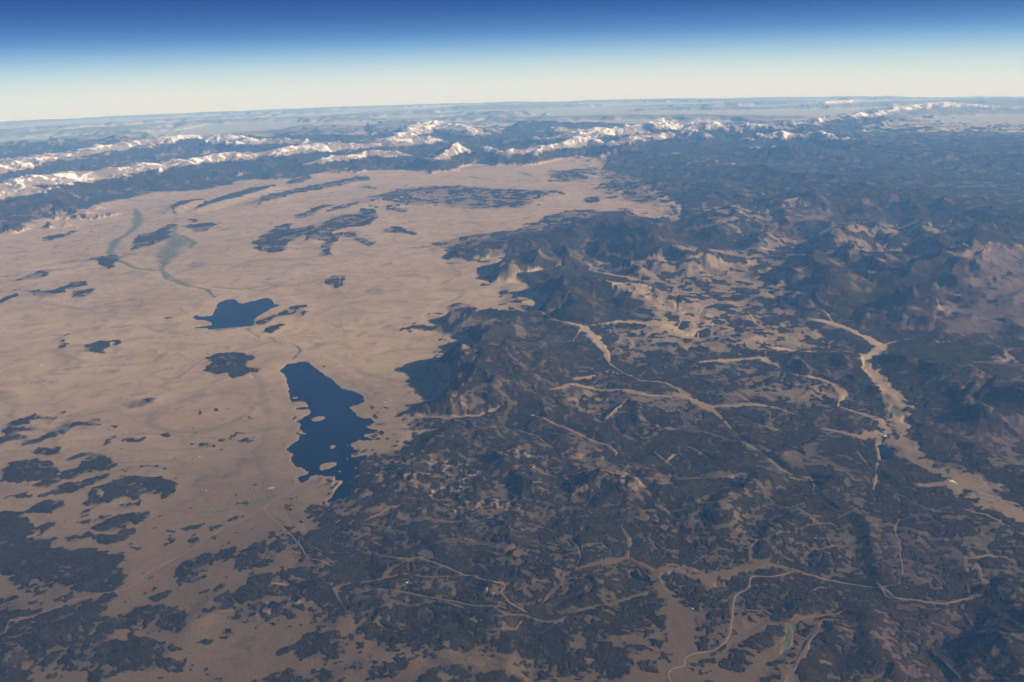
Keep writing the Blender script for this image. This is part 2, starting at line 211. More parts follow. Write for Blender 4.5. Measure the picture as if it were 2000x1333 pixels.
("-2.805,11.635 -2.61,11.838 -2.315,11.834 -1.871,11.773 -1.712,11.636 -1.924,11.473 -2.024,11.346 -2.239,11.271 -2.521,11.282 -2.597,11.415",0.85,0.08),
("-1.693,11.181 -1.499,11.499 -1.165,11.643 -0.703,11.604 -0.245,11.416 0.144,11.183 0.136,10.865 -1.781,10.934",0.88,0.08),
("-1.371,11.333 -1.151,11.402 -0.978,11.306 -1.198,11.233",0.2,0.06),
("0.102,11.734 0.601,11.847 1.029,11.742 1.004,11.441 0.712,11.326 0.15,11.389",0.6,0.08),
("-3.155,12.41 -2.985,12.309 -2.86,11.937 -3.076,11.991",0.8,0.06),
("0.319,12.131 0.761,12.068 1.2,12.005 1.425,11.905 1.71,11.629 1.783,11.328 1.432,11.217 1.153,11.521 0.72,11.452 0.451,11.764",0.88,0.08),
("1.058,11.741 1.323,11.775 1.247,11.603 1.1,11.565",0.1,0.05),
("0.77,12.206 1.064,12.148 1.078,11.964 0.817,12.02",0.1,0.05),
("1.651,12.079 1.953,12.113 2.043,11.927 1.894,11.709 1.681,11.85",0.6,0.06),
("2.137,12.153 2.337,12.098 2.313,11.961 2.116,12.015",0.7,0.05),
("1.876,11.579 2.168,11.612 2.168,11.44 2.01,11.341 1.885,11.45",0.75,0.05),
("0.668,12.497 1.46,13.07 1.913,13.156 2.462,13.402 2.657,13.232 2.673,12.967 2.151,12.633 2.227,12.338 1.98,12.3 1.572,12.412 1.311,12.232 0.92,12.201 0.557,12.122 0.472,12.218",0.9,0.06),
("2.182,12.833 2.553,12.818 2.639,12.614 2.326,12.577",0.8,0.05),
("2.401,12.476 2.522,12.471 2.466,12.329 2.381,12.356",0.8,0.03),
("2.878,13.385 3.09,13.321 3.005,12.902 2.89,13.115",0.85,0.06),
("2.552,12.136 2.817,12.126 2.771,11.898 2.568,11.906",0.6,0.05),
("2.617,13.233 2.695,12.966 2.535,12.422 2.294,12.432",0.8,0.05),
("2.594,12.088 2.84,11.987 2.765,11.764 2.551,11.862",0.55,0.05),
("2.867,12.265 3.124,12.208 3.132,11.975 3.354,11.921 3.121,11.795 2.899,11.849",0.85,0.05),
("3.203,11.529 3.489,11.871 3.742,11.727 3.644,11.47 3.439,11.226 3.219,11.359",0.75,0.06),
("3.522,12.006 3.763,12.136 4.167,12.406 4.437,12.395 4.395,12.158 4.125,11.847 3.857,11.723 3.616,11.911",0.88,0.06),
("3.694,11.134 4.054,11.412 4.116,11.242 4,11.042 3.574,10.898",0.8,0.05),
("3.886,11.418 4.2,11.71 4.528,12.013 4.645,12.017 4.415,11.671 4.235,11.46 4.054,11.412",0.75,0.05),
("4.375,11.381 4.714,11.718 4.712,11.535 4.53,11.322 4.78,11.218 4.519,10.786 4.197,10.797 4.378,11.202",0.9,0.05),
("4.727,11.578 4.953,11.557 4.936,11.422 4.755,11.478",0.15,0.05),
("2.857,11.124 3.05,11.117 3.013,10.958 2.768,10.966",0.6,0.04),
]
MEADOWS = [  # east, north, width km
"10.755,30.047,0.171 11.356,29.55,0.408 11.656,28.983,0.336 11.874,27.935,0.163 12.02,26.964,0.287 11.987,26.591,0.315 11.166,25.859,0.366 10.687,24.309,0.348 10.63,23.623,0.397 10.563,23.193,0.335 10.508,22.566,0.438 10.406,22.06,0.484 10.147,21.209,0.416 9.686,19.732,0.369 9.409,18.539,0.422 9.591,17.929,0.414 10.026,17.543,0.55 10.304,16.989,0.677 9.954,17.398,0.773 10.186,16.692,0.802 10.312,16.215,0.747 10.53,15.612,0.649",
"12.098,26.859,0.127 12.845,27.371,0.098 13.548,27.609,0.053",
"8.609,26.752,0.305 8.953,26.544,0.243 9.798,26.302,0.073 10.814,26.406,0.124 11.125,26.035,0.245",
"5.918,25.636,0.287 7.217,25.881,0.176 7.884,25.832,0.294 8.158,24.9,0.2 8.371,24.176,0.123 8.994,23.826,0.134 9.249,23.366,0.132 9.314,22.813,0.19 8.951,22.165,0.148 8.835,21.914,0.105 9.218,21.388,0.155 9.541,21.005,0.205 9.49,20.426,0.251 9.397,19.877,0.344 9.377,19.022,0.381",
"7.874,20.409,0.098 8.289,20.161,0.098 8.653,19.813,0.194 9.192,20.043,0.345 9.353,19.88,0.295",
"9.149,19.828,0.244 8.921,19.48,0.096 8.682,18.785,0.065 8.412,18.228,0.064 8.121,17.612,0.089 7.879,17.112,0.095",
"0.986,31.68,0.082 1.723,30.417,0.118 2.56,29.506,0.256 2.757,28.89,0.314 2.962,27.849,0.243 3.078,26.719,0.176 3.037,25.849,0.091 3.468,24.836,0.077 3.81,24.194,0.076 4.469,23.998,0.054 5.052,22.956,0.208 4.66,23.121,0.313 5.005,22.552,0.256 5.287,22.011,0.252 5.481,21.375,0.148 5.574,20.776,0.087 5.678,19.751,0.065 5.942,18.953,0.063 6.15,18.199,0.07 6.385,17.88,0.052",
"5.398,22.068,0.152 6.14,22.085,0.204 6.624,22.054,0.153 7.166,21.891,0.102 7.629,21.226,0.05",
"4.507,23.996,0.043 4.726,23.47,0.053 4.91,22.828,0.103",
"6.276,23.436,0.032 6.454,22.726,0.042 6.576,22.057,0.072",
"5.481,21.375,0.049 5.799,21.114,0.039",
"2.318,25.403,0.045 3.008,25.108,0.033 3.663,24.665,0.055 3.877,24.649,0.077 4.111,25.109,0.045",
"1.852,24.406,0.216 2.246,24.61,0.217 2.477,24.75,0.164",
"1.056,23.483,0.104 1.818,23.956,0.212 2.471,23.624,0.105 3.332,23.422,0.209 3.842,23.037,0.104 4.536,22.921,0.155 5.024,22.821,0.207",
"3.189,22.739,0.061 2.817,22.17,0.07 2.461,21.626,0.049",
"2.847,29.859,0.129 3.922,30.204,0.229 5.135,29.669,0.324 5.701,29.254,0.321 5.434,29.276,0.514 5.937,28.607,0.379 7.035,29.359,0.13",
"0.433,21.687,0.049 0.902,21.36,0.067 1.558,20.555,0.102 1.971,20.043,0.128 2.345,19.755,0.163 2.473,19.335,0.089 2.386,18.98,0.035",
"0.91,20.547,0.056 1.458,20.458,0.028",
"3.401,19.383,0.108 3.508,18.976,0.088 3.719,18.483,0.043",
"3.573,18.681,0.087 3.831,19.156,0.08 4.05,19.164,0.027",
"-2.479,21.801,0.049 -1.74,21.629,0.194 -1.018,21.706,0.117 -0.534,22.025,0.177 -0.387,22.145,0.099",
"-3.88,21.366,0.292 -2.96,20.843,0.237 -2.216,20.911,0.104 -1.833,20.862,0.038",
"-4.025,19.925,0.184 -3.25,20.197,0.185 -2.828,20.498,0.112",
"6.005,18.265,0.062 6.385,17.88,0.044 6.989,17.531,0.035 6.204,17.826,0.043 6.686,17.801,0.061 6.669,17.396,0.069 6.519,17.067,0.068 6.602,16.737,0.042 6.771,16.235,0.033",
"5.97,17.067,0.033 6.304,16.886,0.058 6.329,16.724,0.041 5.844,16.42,0.033",
"3.421,15.35,0.023 4.126,15.282,0.03 4.507,15.23,0.03 4.807,15.149,0.053 5.05,15.141,0.053",
"4.807,15.149,0.091 4.587,14.861,0.097 4.451,14.484,0.146 4.721,14.348,0.219 5.136,14.147,0.182 5.316,14.079,0.073",
"2.154,15.796,0.084 2.244,15.371,0.097 2.19,14.971,0.11 2.113,14.653,0.094 1.822,14.54,0.179 1.433,14.434,0.142 1.111,14.266,0.105 0.863,14.097,0.07 0.811,13.809,0.062 0.532,13.485,0.061 0.356,13.116,0.026",
"2.113,14.653,0.094 2.419,14.39,0.142 2.583,14.14,0.176 2.962,14.365,0.25 3.275,14.229,0.214 2.884,14.369,0.214 3.163,14.055,0.212 3.523,13.863,0.386 3.94,14.08,0.285 4.386,14.241,0.289 4.856,14.342,0.256 5.202,14.144,0.182",
"0.99,15.5,0.03 1.216,15.149,0.051 1.249,14.692,0.086 1.111,14.266,0.07",
"1.249,14.692,0.05 1.317,15.078,0.08 1.684,15.194,0.037 1.852,14.792,0.058",
"0.833,15.302,0.03 1.364,15.621,0.038 1.378,15.784,0.03",
"2.531,14.024,0.28 2.632,13.45,0.307 2.87,13.011,0.301 2.934,12.552,0.327 2.748,12.913,0.399 2.806,12.411,0.454 2.626,11.949,0.348 2.486,11.513,0.371 2.519,11.096,0.484 2.335,10.709,0.592",
"-3.42,13.837,0.042 -3.126,14.04,0.049 -2.662,14.078,0.063 -2.305,14.195,0.078 -2.04,14.242,0.078 -1.724,14.109,0.056 -1.29,14.134,0.028 -0.853,14.174,0.035",
"-2.04,14.242,0.035 -2.078,14.594,0.022",
"-1.967,13.859,0.021 -1.651,14.047,0.042",
"-3.42,13.837,0.07 -3.279,13.594,0.104 -3.165,13.318,0.102",
"-2.883,13.772,0.021 -2.555,13.786,0.021 -2.079,13.653,0.024 -1.408,13.431,0.027 -0.885,13.247,0.04 -0.436,13.149,0.04 -0.215,12.932,0.052 0.067,12.92,0.079 0.343,12.757,0.091 0.618,12.696,0.097 0.976,12.934,0.072 1.336,13.101,0.066 1.661,13.167,0.08 2.07,13.364,0.068 2.457,13.568,0.137",
"0.618,12.696,0.078 0.486,12.504,0.039 0.268,12.368,0.019",
"0.033,12.745,0.052 -0.063,12.526,0.058 -0.428,12.477,0.026 -0.67,12.439,0.019",
"-2.393,12.729,0.039 -2.303,12.617,0.039 -1.95,12.481,0.023",
"0.356,13.116,0.02 0.844,13.308,0.033 1.279,13.508,0.034 1.398,13.726,0.034 1.221,13.964,0.048",
"-1.919,16.366,0.055 -1.452,16.193,0.077 -1.074,16.174,0.062 -0.473,16.255,0.031 0.173,16.396,0.019",
"-1.429,15.828,0.023 -1.073,16.137,0.031",
"-2.931,15.725,0.038 -2.727,15.576,0.03",
"-3.302,16.212,0.047 -2.756,16.074,0.031",
"-3.199,16.281,0.086 -2.743,16.871,0.08 -2.368,17.011,0.04",
"-1.386,15.139,0.015 -0.599,15.003,0.022 -0.244,14.796,0.05 -0.104,14.966,0.029 0.254,15.147,0.029 0.972,15.228,0.022",
"5.521,14.818,0.03 5.9,14.801,0.038 6.187,14.919,0.046 6.175,15.186,0.039 5.827,15.222,0.031",
"8.3,13.783,0.031 8.577,14.056,0.07 8.405,13.605,0.091 8.473,13.487,0.076 8.15,13.464,0.053 7.974,13.226,0.052",
"8.561,14.271,0.055 8.98,14.408,0.056 9.281,14.332,0.048 9.413,14.203,0.032",
"8.087,13.466,0.075 7.983,13.118,0.148 7.704,12.814,0.087 7.626,12.424,0.085 7.593,12.192,0.035 7.342,12.099,0.035 7.122,12.014,0.028",
"6.539,13.619,0.11 6.675,13.172,0.108 7.133,12.993,0.094 7.596,12.975,0.087 8.045,13.115,0.148 8.234,13.13,0.074",
"5.455,14.724,0.03 5.831,14.804,0.023",
"5.142,13.344,0.07 5.47,13.552,0.05 5.71,13.511,0.021",
"4.587,12.398,0.2 4.436,12.502,0.067 4.195,12.502,0.08 3.949,12.27,0.079 3.616,12.142,0.097 3.442,11.918,0.109 3.205,11.659,0.126 2.776,11.676,0.188",
"4.587,12.398,0.133 4.77,12.606,0.121 5.164,12.662,0.075 5.504,12.749,0.048 5.732,12.946,0.028",
"5.191,12.561,0.068 5.432,12.551,0.048 5.634,12.519,0.027",
"4.557,12.302,0.132 4.44,12.017,0.098 4.143,11.712,0.096 3.774,11.423,0.125 3.429,11.185,0.185 3.068,11.076,0.244",
"4.586,12.198,0.066 4.761,12.02,0.052 5.032,12.292,0.08 5.191,12.561,0.054",
"4.761,12.02,0.098 4.557,11.672,0.116 4.375,11.381,0.126 4.281,11.242,0.157 4.112,10.958,0.185",
"5.792,11.329,0.039 5.57,11.122,0.077 5.323,11.035,0.108 5.099,10.883,0.125",
"3.764,12.974,0.02 3.955,12.863,0.027 4.263,12.851,0.047 4.388,12.744,0.101",
"8.85,17.339,0.071 9.066,17.201,0.133 9.532,17.262,0.135 9.954,17.398,0.182",
"8.803,17.689,0.036 8.698,17.177,0.044 8.899,16.837,0.035 9.279,16.42,0.052 9.426,16.106,0.077 9.75,15.867,0.103 9.982,15.284,0.084 10.067,14.808,0.042",
"8.091,17.638,0.062 7.889,17.135,0.061",
"10.609,21.692,0.013 10.746,21.607,0.032 10.9,21.838,0.016 11.115,21.677,0.013",
"12.319,21.548,0.055 12.687,21.903,0.1 14.127,23.864,0.048",
"10.563,21.735,0.064 10.859,21.645,0.043",
"7.06,38.66,0.25 8.21,38.3,0.18 9.53,38.7,0.1",
"11.37,41.66,0.09 12.81,41.5,0.16 14.29,41,0.09",
"11.34,44.04,0.1 12.18,43.08,0.11 13.19,44.12,0.06",
"0.12,42.04,0.07 -0.24,41.1,0.1 -0.93,40.78,0.14",
"6.69,39.21,0.34 7.41,38.62,0.33 8.16,38.31,0.25",
"2.37,38.68,0.08 1.86,38.26,0.1 0.87,37.42,0.16 0.24,36.88,0.11",
"3.55,38.23,0.16 4.36,37.53,0.19 5.45,36.22,0.16 6.53,35.8,0.15 7.68,35.88,0.12",
"4.04,39.07,0.13 3.87,38.15,0.15",
"2.79,42.46,0.13 4.23,42.69,0.13",
"5.56,41.93,0.14 6.11,40.93,0.09",
"15.79,51.74,0.23 17.1,52.56,0.35 18.2,52.93,0.14",
"17.4,81.32,0.52 18.89,76.54,0.49 20.37,72.27,0.31",
"15.55,86.81,0.55 17.74,86.3,0.44",
"16.62,61.37,0.08 17.23,59.06,0.13 16.84,53.5,0.07",
"13.37,58.19,0.2",
"16.55,48.19,0.43 18.84,50.63,0.56 19.06,50.03,0.22",
"13.14,46.64,0.3 13.78,44.89,0.3 14.76,46.88,0.21",
"6.382,28.368,0.05 6.927,30.953,0.095 7.453,32.137,0.113 7.995,32.396,0.043",
"6.21,31.397,0.041 6.91,34.94,0.05",
"8.875,31.264,0.07 8.704,29.657,0.08 8.899,28.993,0.065",
"7.227,28.3,0.189 7.262,28.706,0.153 7.765,28.979,0.091",
"10.26,33.76,0.11 10.472,31.663,0.086 10.802,30.998,0.056",
"6.39,34.7,0.15 7.358,34.026,0.148 8.49,34.2,0.11",
"11.427,31.312,0.071 11.626,30.688,0.098 11.457,29.652,0.136",
"11.46,31.196,0.071 11.375,31.999,0.058",
"1.227,22.856,0.041 1.99,22.886,0.051 2.812,22.968,0.031",
"3.404,22.132,0.03 4.044,21.836,0.05 4.768,22.044,0.04",
"8.429,28.205,0.064 9.03,27.761,0.05 9.861,28.092,0.051",
"6.016,21.22,0.039 6.355,20.728,0.049 6.803,20.36,0.039 6.938,19.912,0.028",
"4.031,19.762,0.027 4.409,19.427,0.045 4.688,18.715,0.035",
"6.229,19.634,0.037 6.517,19.409,0.037 6.906,18.983,0.037",
"-0.058,20.891,0.038 0.581,20.4,0.037 0.998,19.626,0.027",
"2.911,29.853,0.039 2.404,29.155,0.063 2.074,28.115,0.037",
"-1.434,12.108,0.032 -1.335,12.385,0.026",
"-1.149,14.676,0.014 -0.728,14.532,0.028 -0.448,14.156,0.021",
"0.055,16.117,0.023 0.57,15.873,0.03 0.99,15.5,0.022",
"2.266,14.274,0.071 2.297,13.801,0.048",
"4.443,13.373,0.021 4.664,13.042,0.034 4.619,12.522,0.04",
"7.449,14.046,0.023 7.669,13.801,0.038 7.65,13.349,0.03",
"6.336,12.665,0.028 6.44,12.268,0.041 6.58,11.981,0.027",
"4.591,15.7,0.031 4.823,15.476,0.031 5.03,15.457,0.023",
"8.287,19.207,0.038 8.24,18.424,0.037 8.222,17.963,0.027",
"13.348,27.429,0.053 13.867,27.008,0.065 14.706,27.046,0.04",
"12.59,22.303,0.045 12.024,21.712,0.055 11.442,21.273,0.043",
"6.67,11.795,0.027 6.733,11.441,0.047 6.793,11.104,0.066",
]
WET_GROUND = [
"-21.1,45.4,0.21 -19.92,43.12,0.16 -19.21,42.47,0.16 -18.03,41.08,0.15",
"-20.55,53.22,0.29 -19.34,49.59,0.33",
"-13.2,36.61,0.15 -12.31,35.04,0.13",
"-19.99,42.44,0.12 -21.31,45.89,0.23 -22.2,48.44,0.29 -22.26,50.02,0.23 -22.82,52.97,0.24 -24.38,57.12,0.39 -25.92,60.33,0.19",
"-19.5,50.15,0.45 -18.21,46.87,0.63 -17.83,44.52,0.7 -17.11,42.33,0.33 -16.69,40.73,0.19",
"-18.85,49.51,0.22 -17.36,47.24,0.21 -17.05,45.77,0.25",
"-19.61,42.8,0.1 -18.03,41.08,0.13 -16.61,40.54,0.15 -15.73,38.84,0.14 -14.31,37.36,0.14 -13.2,36.61,0.15 -12.48,35.35,0.1",
"-16.69,40.73,0.15 -15.47,38.81,0.09 -14.2,37.51,0.08",
"-21.73,55.99,0.13 -21.76,57.38,0.13",
"-24.04,51.98,0.14 -23.56,51.61,0.09",
"-28.65,59.52,0.14 -26.7,58.97,0.11",
"-9.864,30.299,0.025 -9.614,30.358,0.036 -9.257,29.765,0.025 -8.93,29.348,0.022 -8.564,29.393,0.022 -8.193,28.756,0.029 -8.004,28.74,0.024 -7.656,28.637,0.017 -7.337,28.246,0.052 -7.147,27.805,0.069 -7.141,27.187,0.068 -7.181,26.793,0.031",
"-3.24,73.27,0.46 -1.55,70.58,0.21",
"1.13,74.84,0.47 1.96,72.2,0.21",
"-5.94,77.7,0.32 -1.24,80.88,0.34 3.79,82.79,0.34",
"-6.084,17.127,0.059 -5.889,17.279,0.127 -5.61,17.428,0.059 -5.376,17.457,0.034",
"-7.101,16.864,0.025 -6.558,16.874,0.029 -6.072,17.086,0.034",
"10.147,21.209,0.187 10.306,21.694,0.106 9.961,21.22,0.104",
"9.962,15.71,0.086 10.093,15.419,0.102 10.217,15.068,0.101",
"4.587,12.398,0.133 4.498,12.201,0.079 4.229,11.709,0.064",
"5.564,11.253,0.051",
"-9.715,30.367,0.041 -8.945,29.444,0.04",
"-12.89,36.89,0.1 -11.59,36.44,0.11 -10.56,36.95,0.16",
]
DRAINS = [
"-10.888,30.145,0.027 -11.313,29.862,0.027 -12.723,29.672,0.028 -13.81,29.664,0.021",
"-14.54,26.532,0.026 -13.435,26.786,0.026 -12.057,26.848,0.032 -11.42,27.51,0.032 -11.203,28.433,0.033",
"-15.82,34.51,0.02 -14.39,34.23,0.04 -13.28,33.58,0.05 -12.546,32.493,0.03",
"-15.519,24.628,0.019 -15.332,25.296,0.032 -14.257,25.369,0.019",
"-13.325,23.268,0.029 -13.171,23.806,0.036 -13.087,24.3,0.024",
"-11.164,20.8,0.026 -10.543,21.098,0.031 -10.008,21.178,0.026 -9.305,21.075,0.026 -8.28,20.84,0.025 -6.648,20.515,0.039",
"-11.784,20.729,0.026 -10.998,20.845,0.026",
"-10.798,19.516,0.02 -9.845,19.459,0.02 -9.122,19.416,0.019 -8.439,19.474,0.019 -7.948,19.85,0.029",
"-9.856,20.124,0.02 -8.482,20.091,0.02 -7.193,20.331,0.029",
"-11.023,25.357,0.03 -10.107,25.445,0.036 -9.286,25.146,0.023",
"-7.878,23.154,0.022 -7.034,23.069,0.021",
"-9.633,18.961,0.024 -9.291,19.181,0.024 -8.578,19.139,0.019",
"-7.903,17.024,0.026 -7.087,16.824,0.025 -6.359,16.864,0.021 -5.952,17.08,0.025",
"-9.343,16.484,0.022 -8.471,16.78,0.022",
"-5.987,19.035,0.018 -5.51,19.399,0.023",
"-9.462,16.016,0.021 -8.801,16.126,0.021",
"-5.705,12.278,0.02 -4.724,12.01,0.02 -3.523,11.918,0.016",
"-13.269,22.355,0.028 -11.906,22.643,0.028 -11.352,22.996,0.028",
"-19.89,33.86,0.03 -19.04,35.83,0.05",
"-4.253,23.877,0.021 -3.593,24.119,0.021 -2.933,23.987,0.021",
"-3.597,27.519,0.024 -3.01,27.667,0.018",
"-13.057,20.165,0.027 -12.229,20.325,0.026",
"-26.41,44.37,0.04 -24.94,44.38,0.04 -24.32,45.39,0.04 -22.1,45.09,0.04 -20.1,44.82,0.03",
"-26.28,62.81,0.06 -25.21,67.06,0.04",
"-12.548,24.778,0.018 -11.89,25.033,0.024 -11.386,25.149,0.018",
"-7.3,14.127,0.015 -7.119,14.339,0.015 -6.695,15.065,0.012 -6.235,15.853,0.012 -5.979,16.498,0.012",
]
PALE_GROUND = [
"-5.692,17.832,0.059 -5.536,17.883,0.148",
"-11.42,35.19,0.18 -10.95,35.04,0.17 -10.79,35.13,0.09",
"-25,46.17,0.18 -24.68,46.21,0.11",
"-17.48,56.3,0.1 -17.05,56.23,0.1",
"-9.39,36.98,0.06 -9.25,37.03,0.05",
"-9.41,38.12,0.04 -9.25,38.11,0.04",
"-17.54,39.47,0.05 -17.21,39.36,0.05",
"-13.75,62.16,0.08",
"-4.633,14.079,0.029 -4.307,13.992,0.036",
"-8.237,25.543,0.14 -8.033,25.209,0.139",
"-7.881,24.657,0.034",
"8.609,26.752,0.183 8.981,26.633,0.158",
"-5.04,23.962,0.022 -4.664,23.886,0.022",
"-26.29,44.14,0.09 -25.69,44.06,0.06",
"-7.74,69.08,0.23",
"16.87,32.02,0.23 17.2,31.99,0.15",
"-11.116,30.493,0.013 -10.314,30.585,0.013 -9.42,30.565,0.013",
"11.273,19.815,0.051",
"8.736,17.414,0.037 8.83,17.409,0.037",
"-13.46,36.95,0.17 -11.9,36.17,0.19",
"-8.2,36.9,0.06 -7.59,35.72,0.06",
]
RED_GROUND = [
"1.434,20.129 2.146,19.558 2.435,18.354 2.853,17.784 2.729,16.938 2.276,17.071 1.902,18.048 1.592,19.285",
"16.39,32.3 21.2,39.1 34.08,43.64 21.057,25.914 16.744,27.195 15.102,29.097",
"13.014,30.371 15.506,29.704 18.86,29.5 17.412,27.036 14.475,27.57 12.327,28.625",
"14.648,24.529 16.262,25.068 14.386,21.988 13.486,22.474",
"6.196,12.792 7.725,12.61 7.145,10.929 5.893,10.584 5.563,11.799",
"17.3,51.09 19.6,51.61 19.77,48.18 16.19,43.75 12.68,44.25 13.34,47.39",
"2.543,18.537 3.263,18.795 3.48,17.202 2.759,17.7",
"7.015,15.513 8.935,14.992 7.856,13.507 6.675,13.799",
"10.66,20.232 13.077,20.54 13.192,19.114 10.744,18.599 9.744,19.182",
]
ROCKY_GROUND = [
"-3.643,19.19 -2.266,19.428 -1.371,19.059 -0.493,18.139 -1.041,17.244 -2.074,17.239 -3.678,17.325 -3.805,18.078",
"-0.376,19.771 0.289,19.542 0.41,19.209 0.717,19.274 0.48,17.476 0.007,18.12 -0.239,18.903",
"-1.825,22.36 -0.927,22.168 -0.922,21.81 -1.71,21.989",
"-1.653,19.453 -0.495,18.65 -0.409,17.804 -1.573,18.133",
"1.431,18.898 1.911,18.139 1.861,16.875 1.271,17.319",
"2.243,18.147 2.871,17.372 2.565,16.889 2.106,16.967",
"3.071,17.621 3.377,17.749 3.357,16.956 3.046,16.959",
"-1.987,17.153 0.151,17.15 0.217,16.64 -0.862,16.617 -1.237,16.407 -1.874,16.747",
"-2.605,17.023 -1.987,17.153 -1.778,16.51 -2.403,16.619",
"-2.096,26.844 -1.139,26.137 -1.001,25.087 -1.953,24.665",
"-2.068,32.755 -1.505,32.702 -1.712,28.592 -2.036,29.811",
"-1.259,29.862 -0.902,28.626 -1.306,27.803 -1.74,29.09",
"1.089,25.258 1.559,25.718 1.448,24.823 1.119,24.766",
"3.092,21.648 3.619,21.614 3.408,20.564 2.98,20.818",
"12.96,36.39 13.92,37.37 14.53,37.79 14.14,36.66 12.86,34.94 12.56,35.17",
"12.75,34.21 14.6,37.3 14.33,36.54 12.65,33.73",
"15.7,31.96 16.43,32.29 15.275,30.53 14.309,29.717",
"19.59,35.84 25.26,44.58 24.95,42.98 19.98,35.66",
"16.67,42.19 24.41,47.43 19.06,36.89 18.37,40.21 15.88,39.38",
"4.608,17.822 5.178,17.97 5.282,17.189 4.768,16.72 4.429,16.901",
"-4.775,13.507 -3.805,13.52 -3.823,13.293 -4.122,13.2 -4.585,12.911",
"-0.839,13.767 -0.279,13.799 -0.118,13.242 -0.439,13.362 -0.829,13.488",
"3.61,19.069 4.233,18.935 3.995,17.773 3.277,17.641",
"-3.76,18.025 -2.399,17.481 -2.365,17.136 -2.946,17.222 -3.681,17.547",
"13.014,30.371 13.629,29.449 13.387,29.287 12.776,29.633",
"17.5,34 17.83,33.18 17.27,32.88",
"5.971,15.575 6.313,15.689 6.172,15.398 5.94,15.359",
"-4.544,14.401 -4.323,14.331 -4.055,14.199 -4.307,13.992",
"1.07,38.48 1.54,38.23 1.2,37.8",
"10.52,33.65 11.7,33.17 11.138,31.667 10.191,32.076",
"-4.613,18.318 -3.953,18.157 -4.072,17.568 -4.5,17.767",
"13.34,47.39 15.3,48.7 13.59,44.22 12.68,44.25",
]
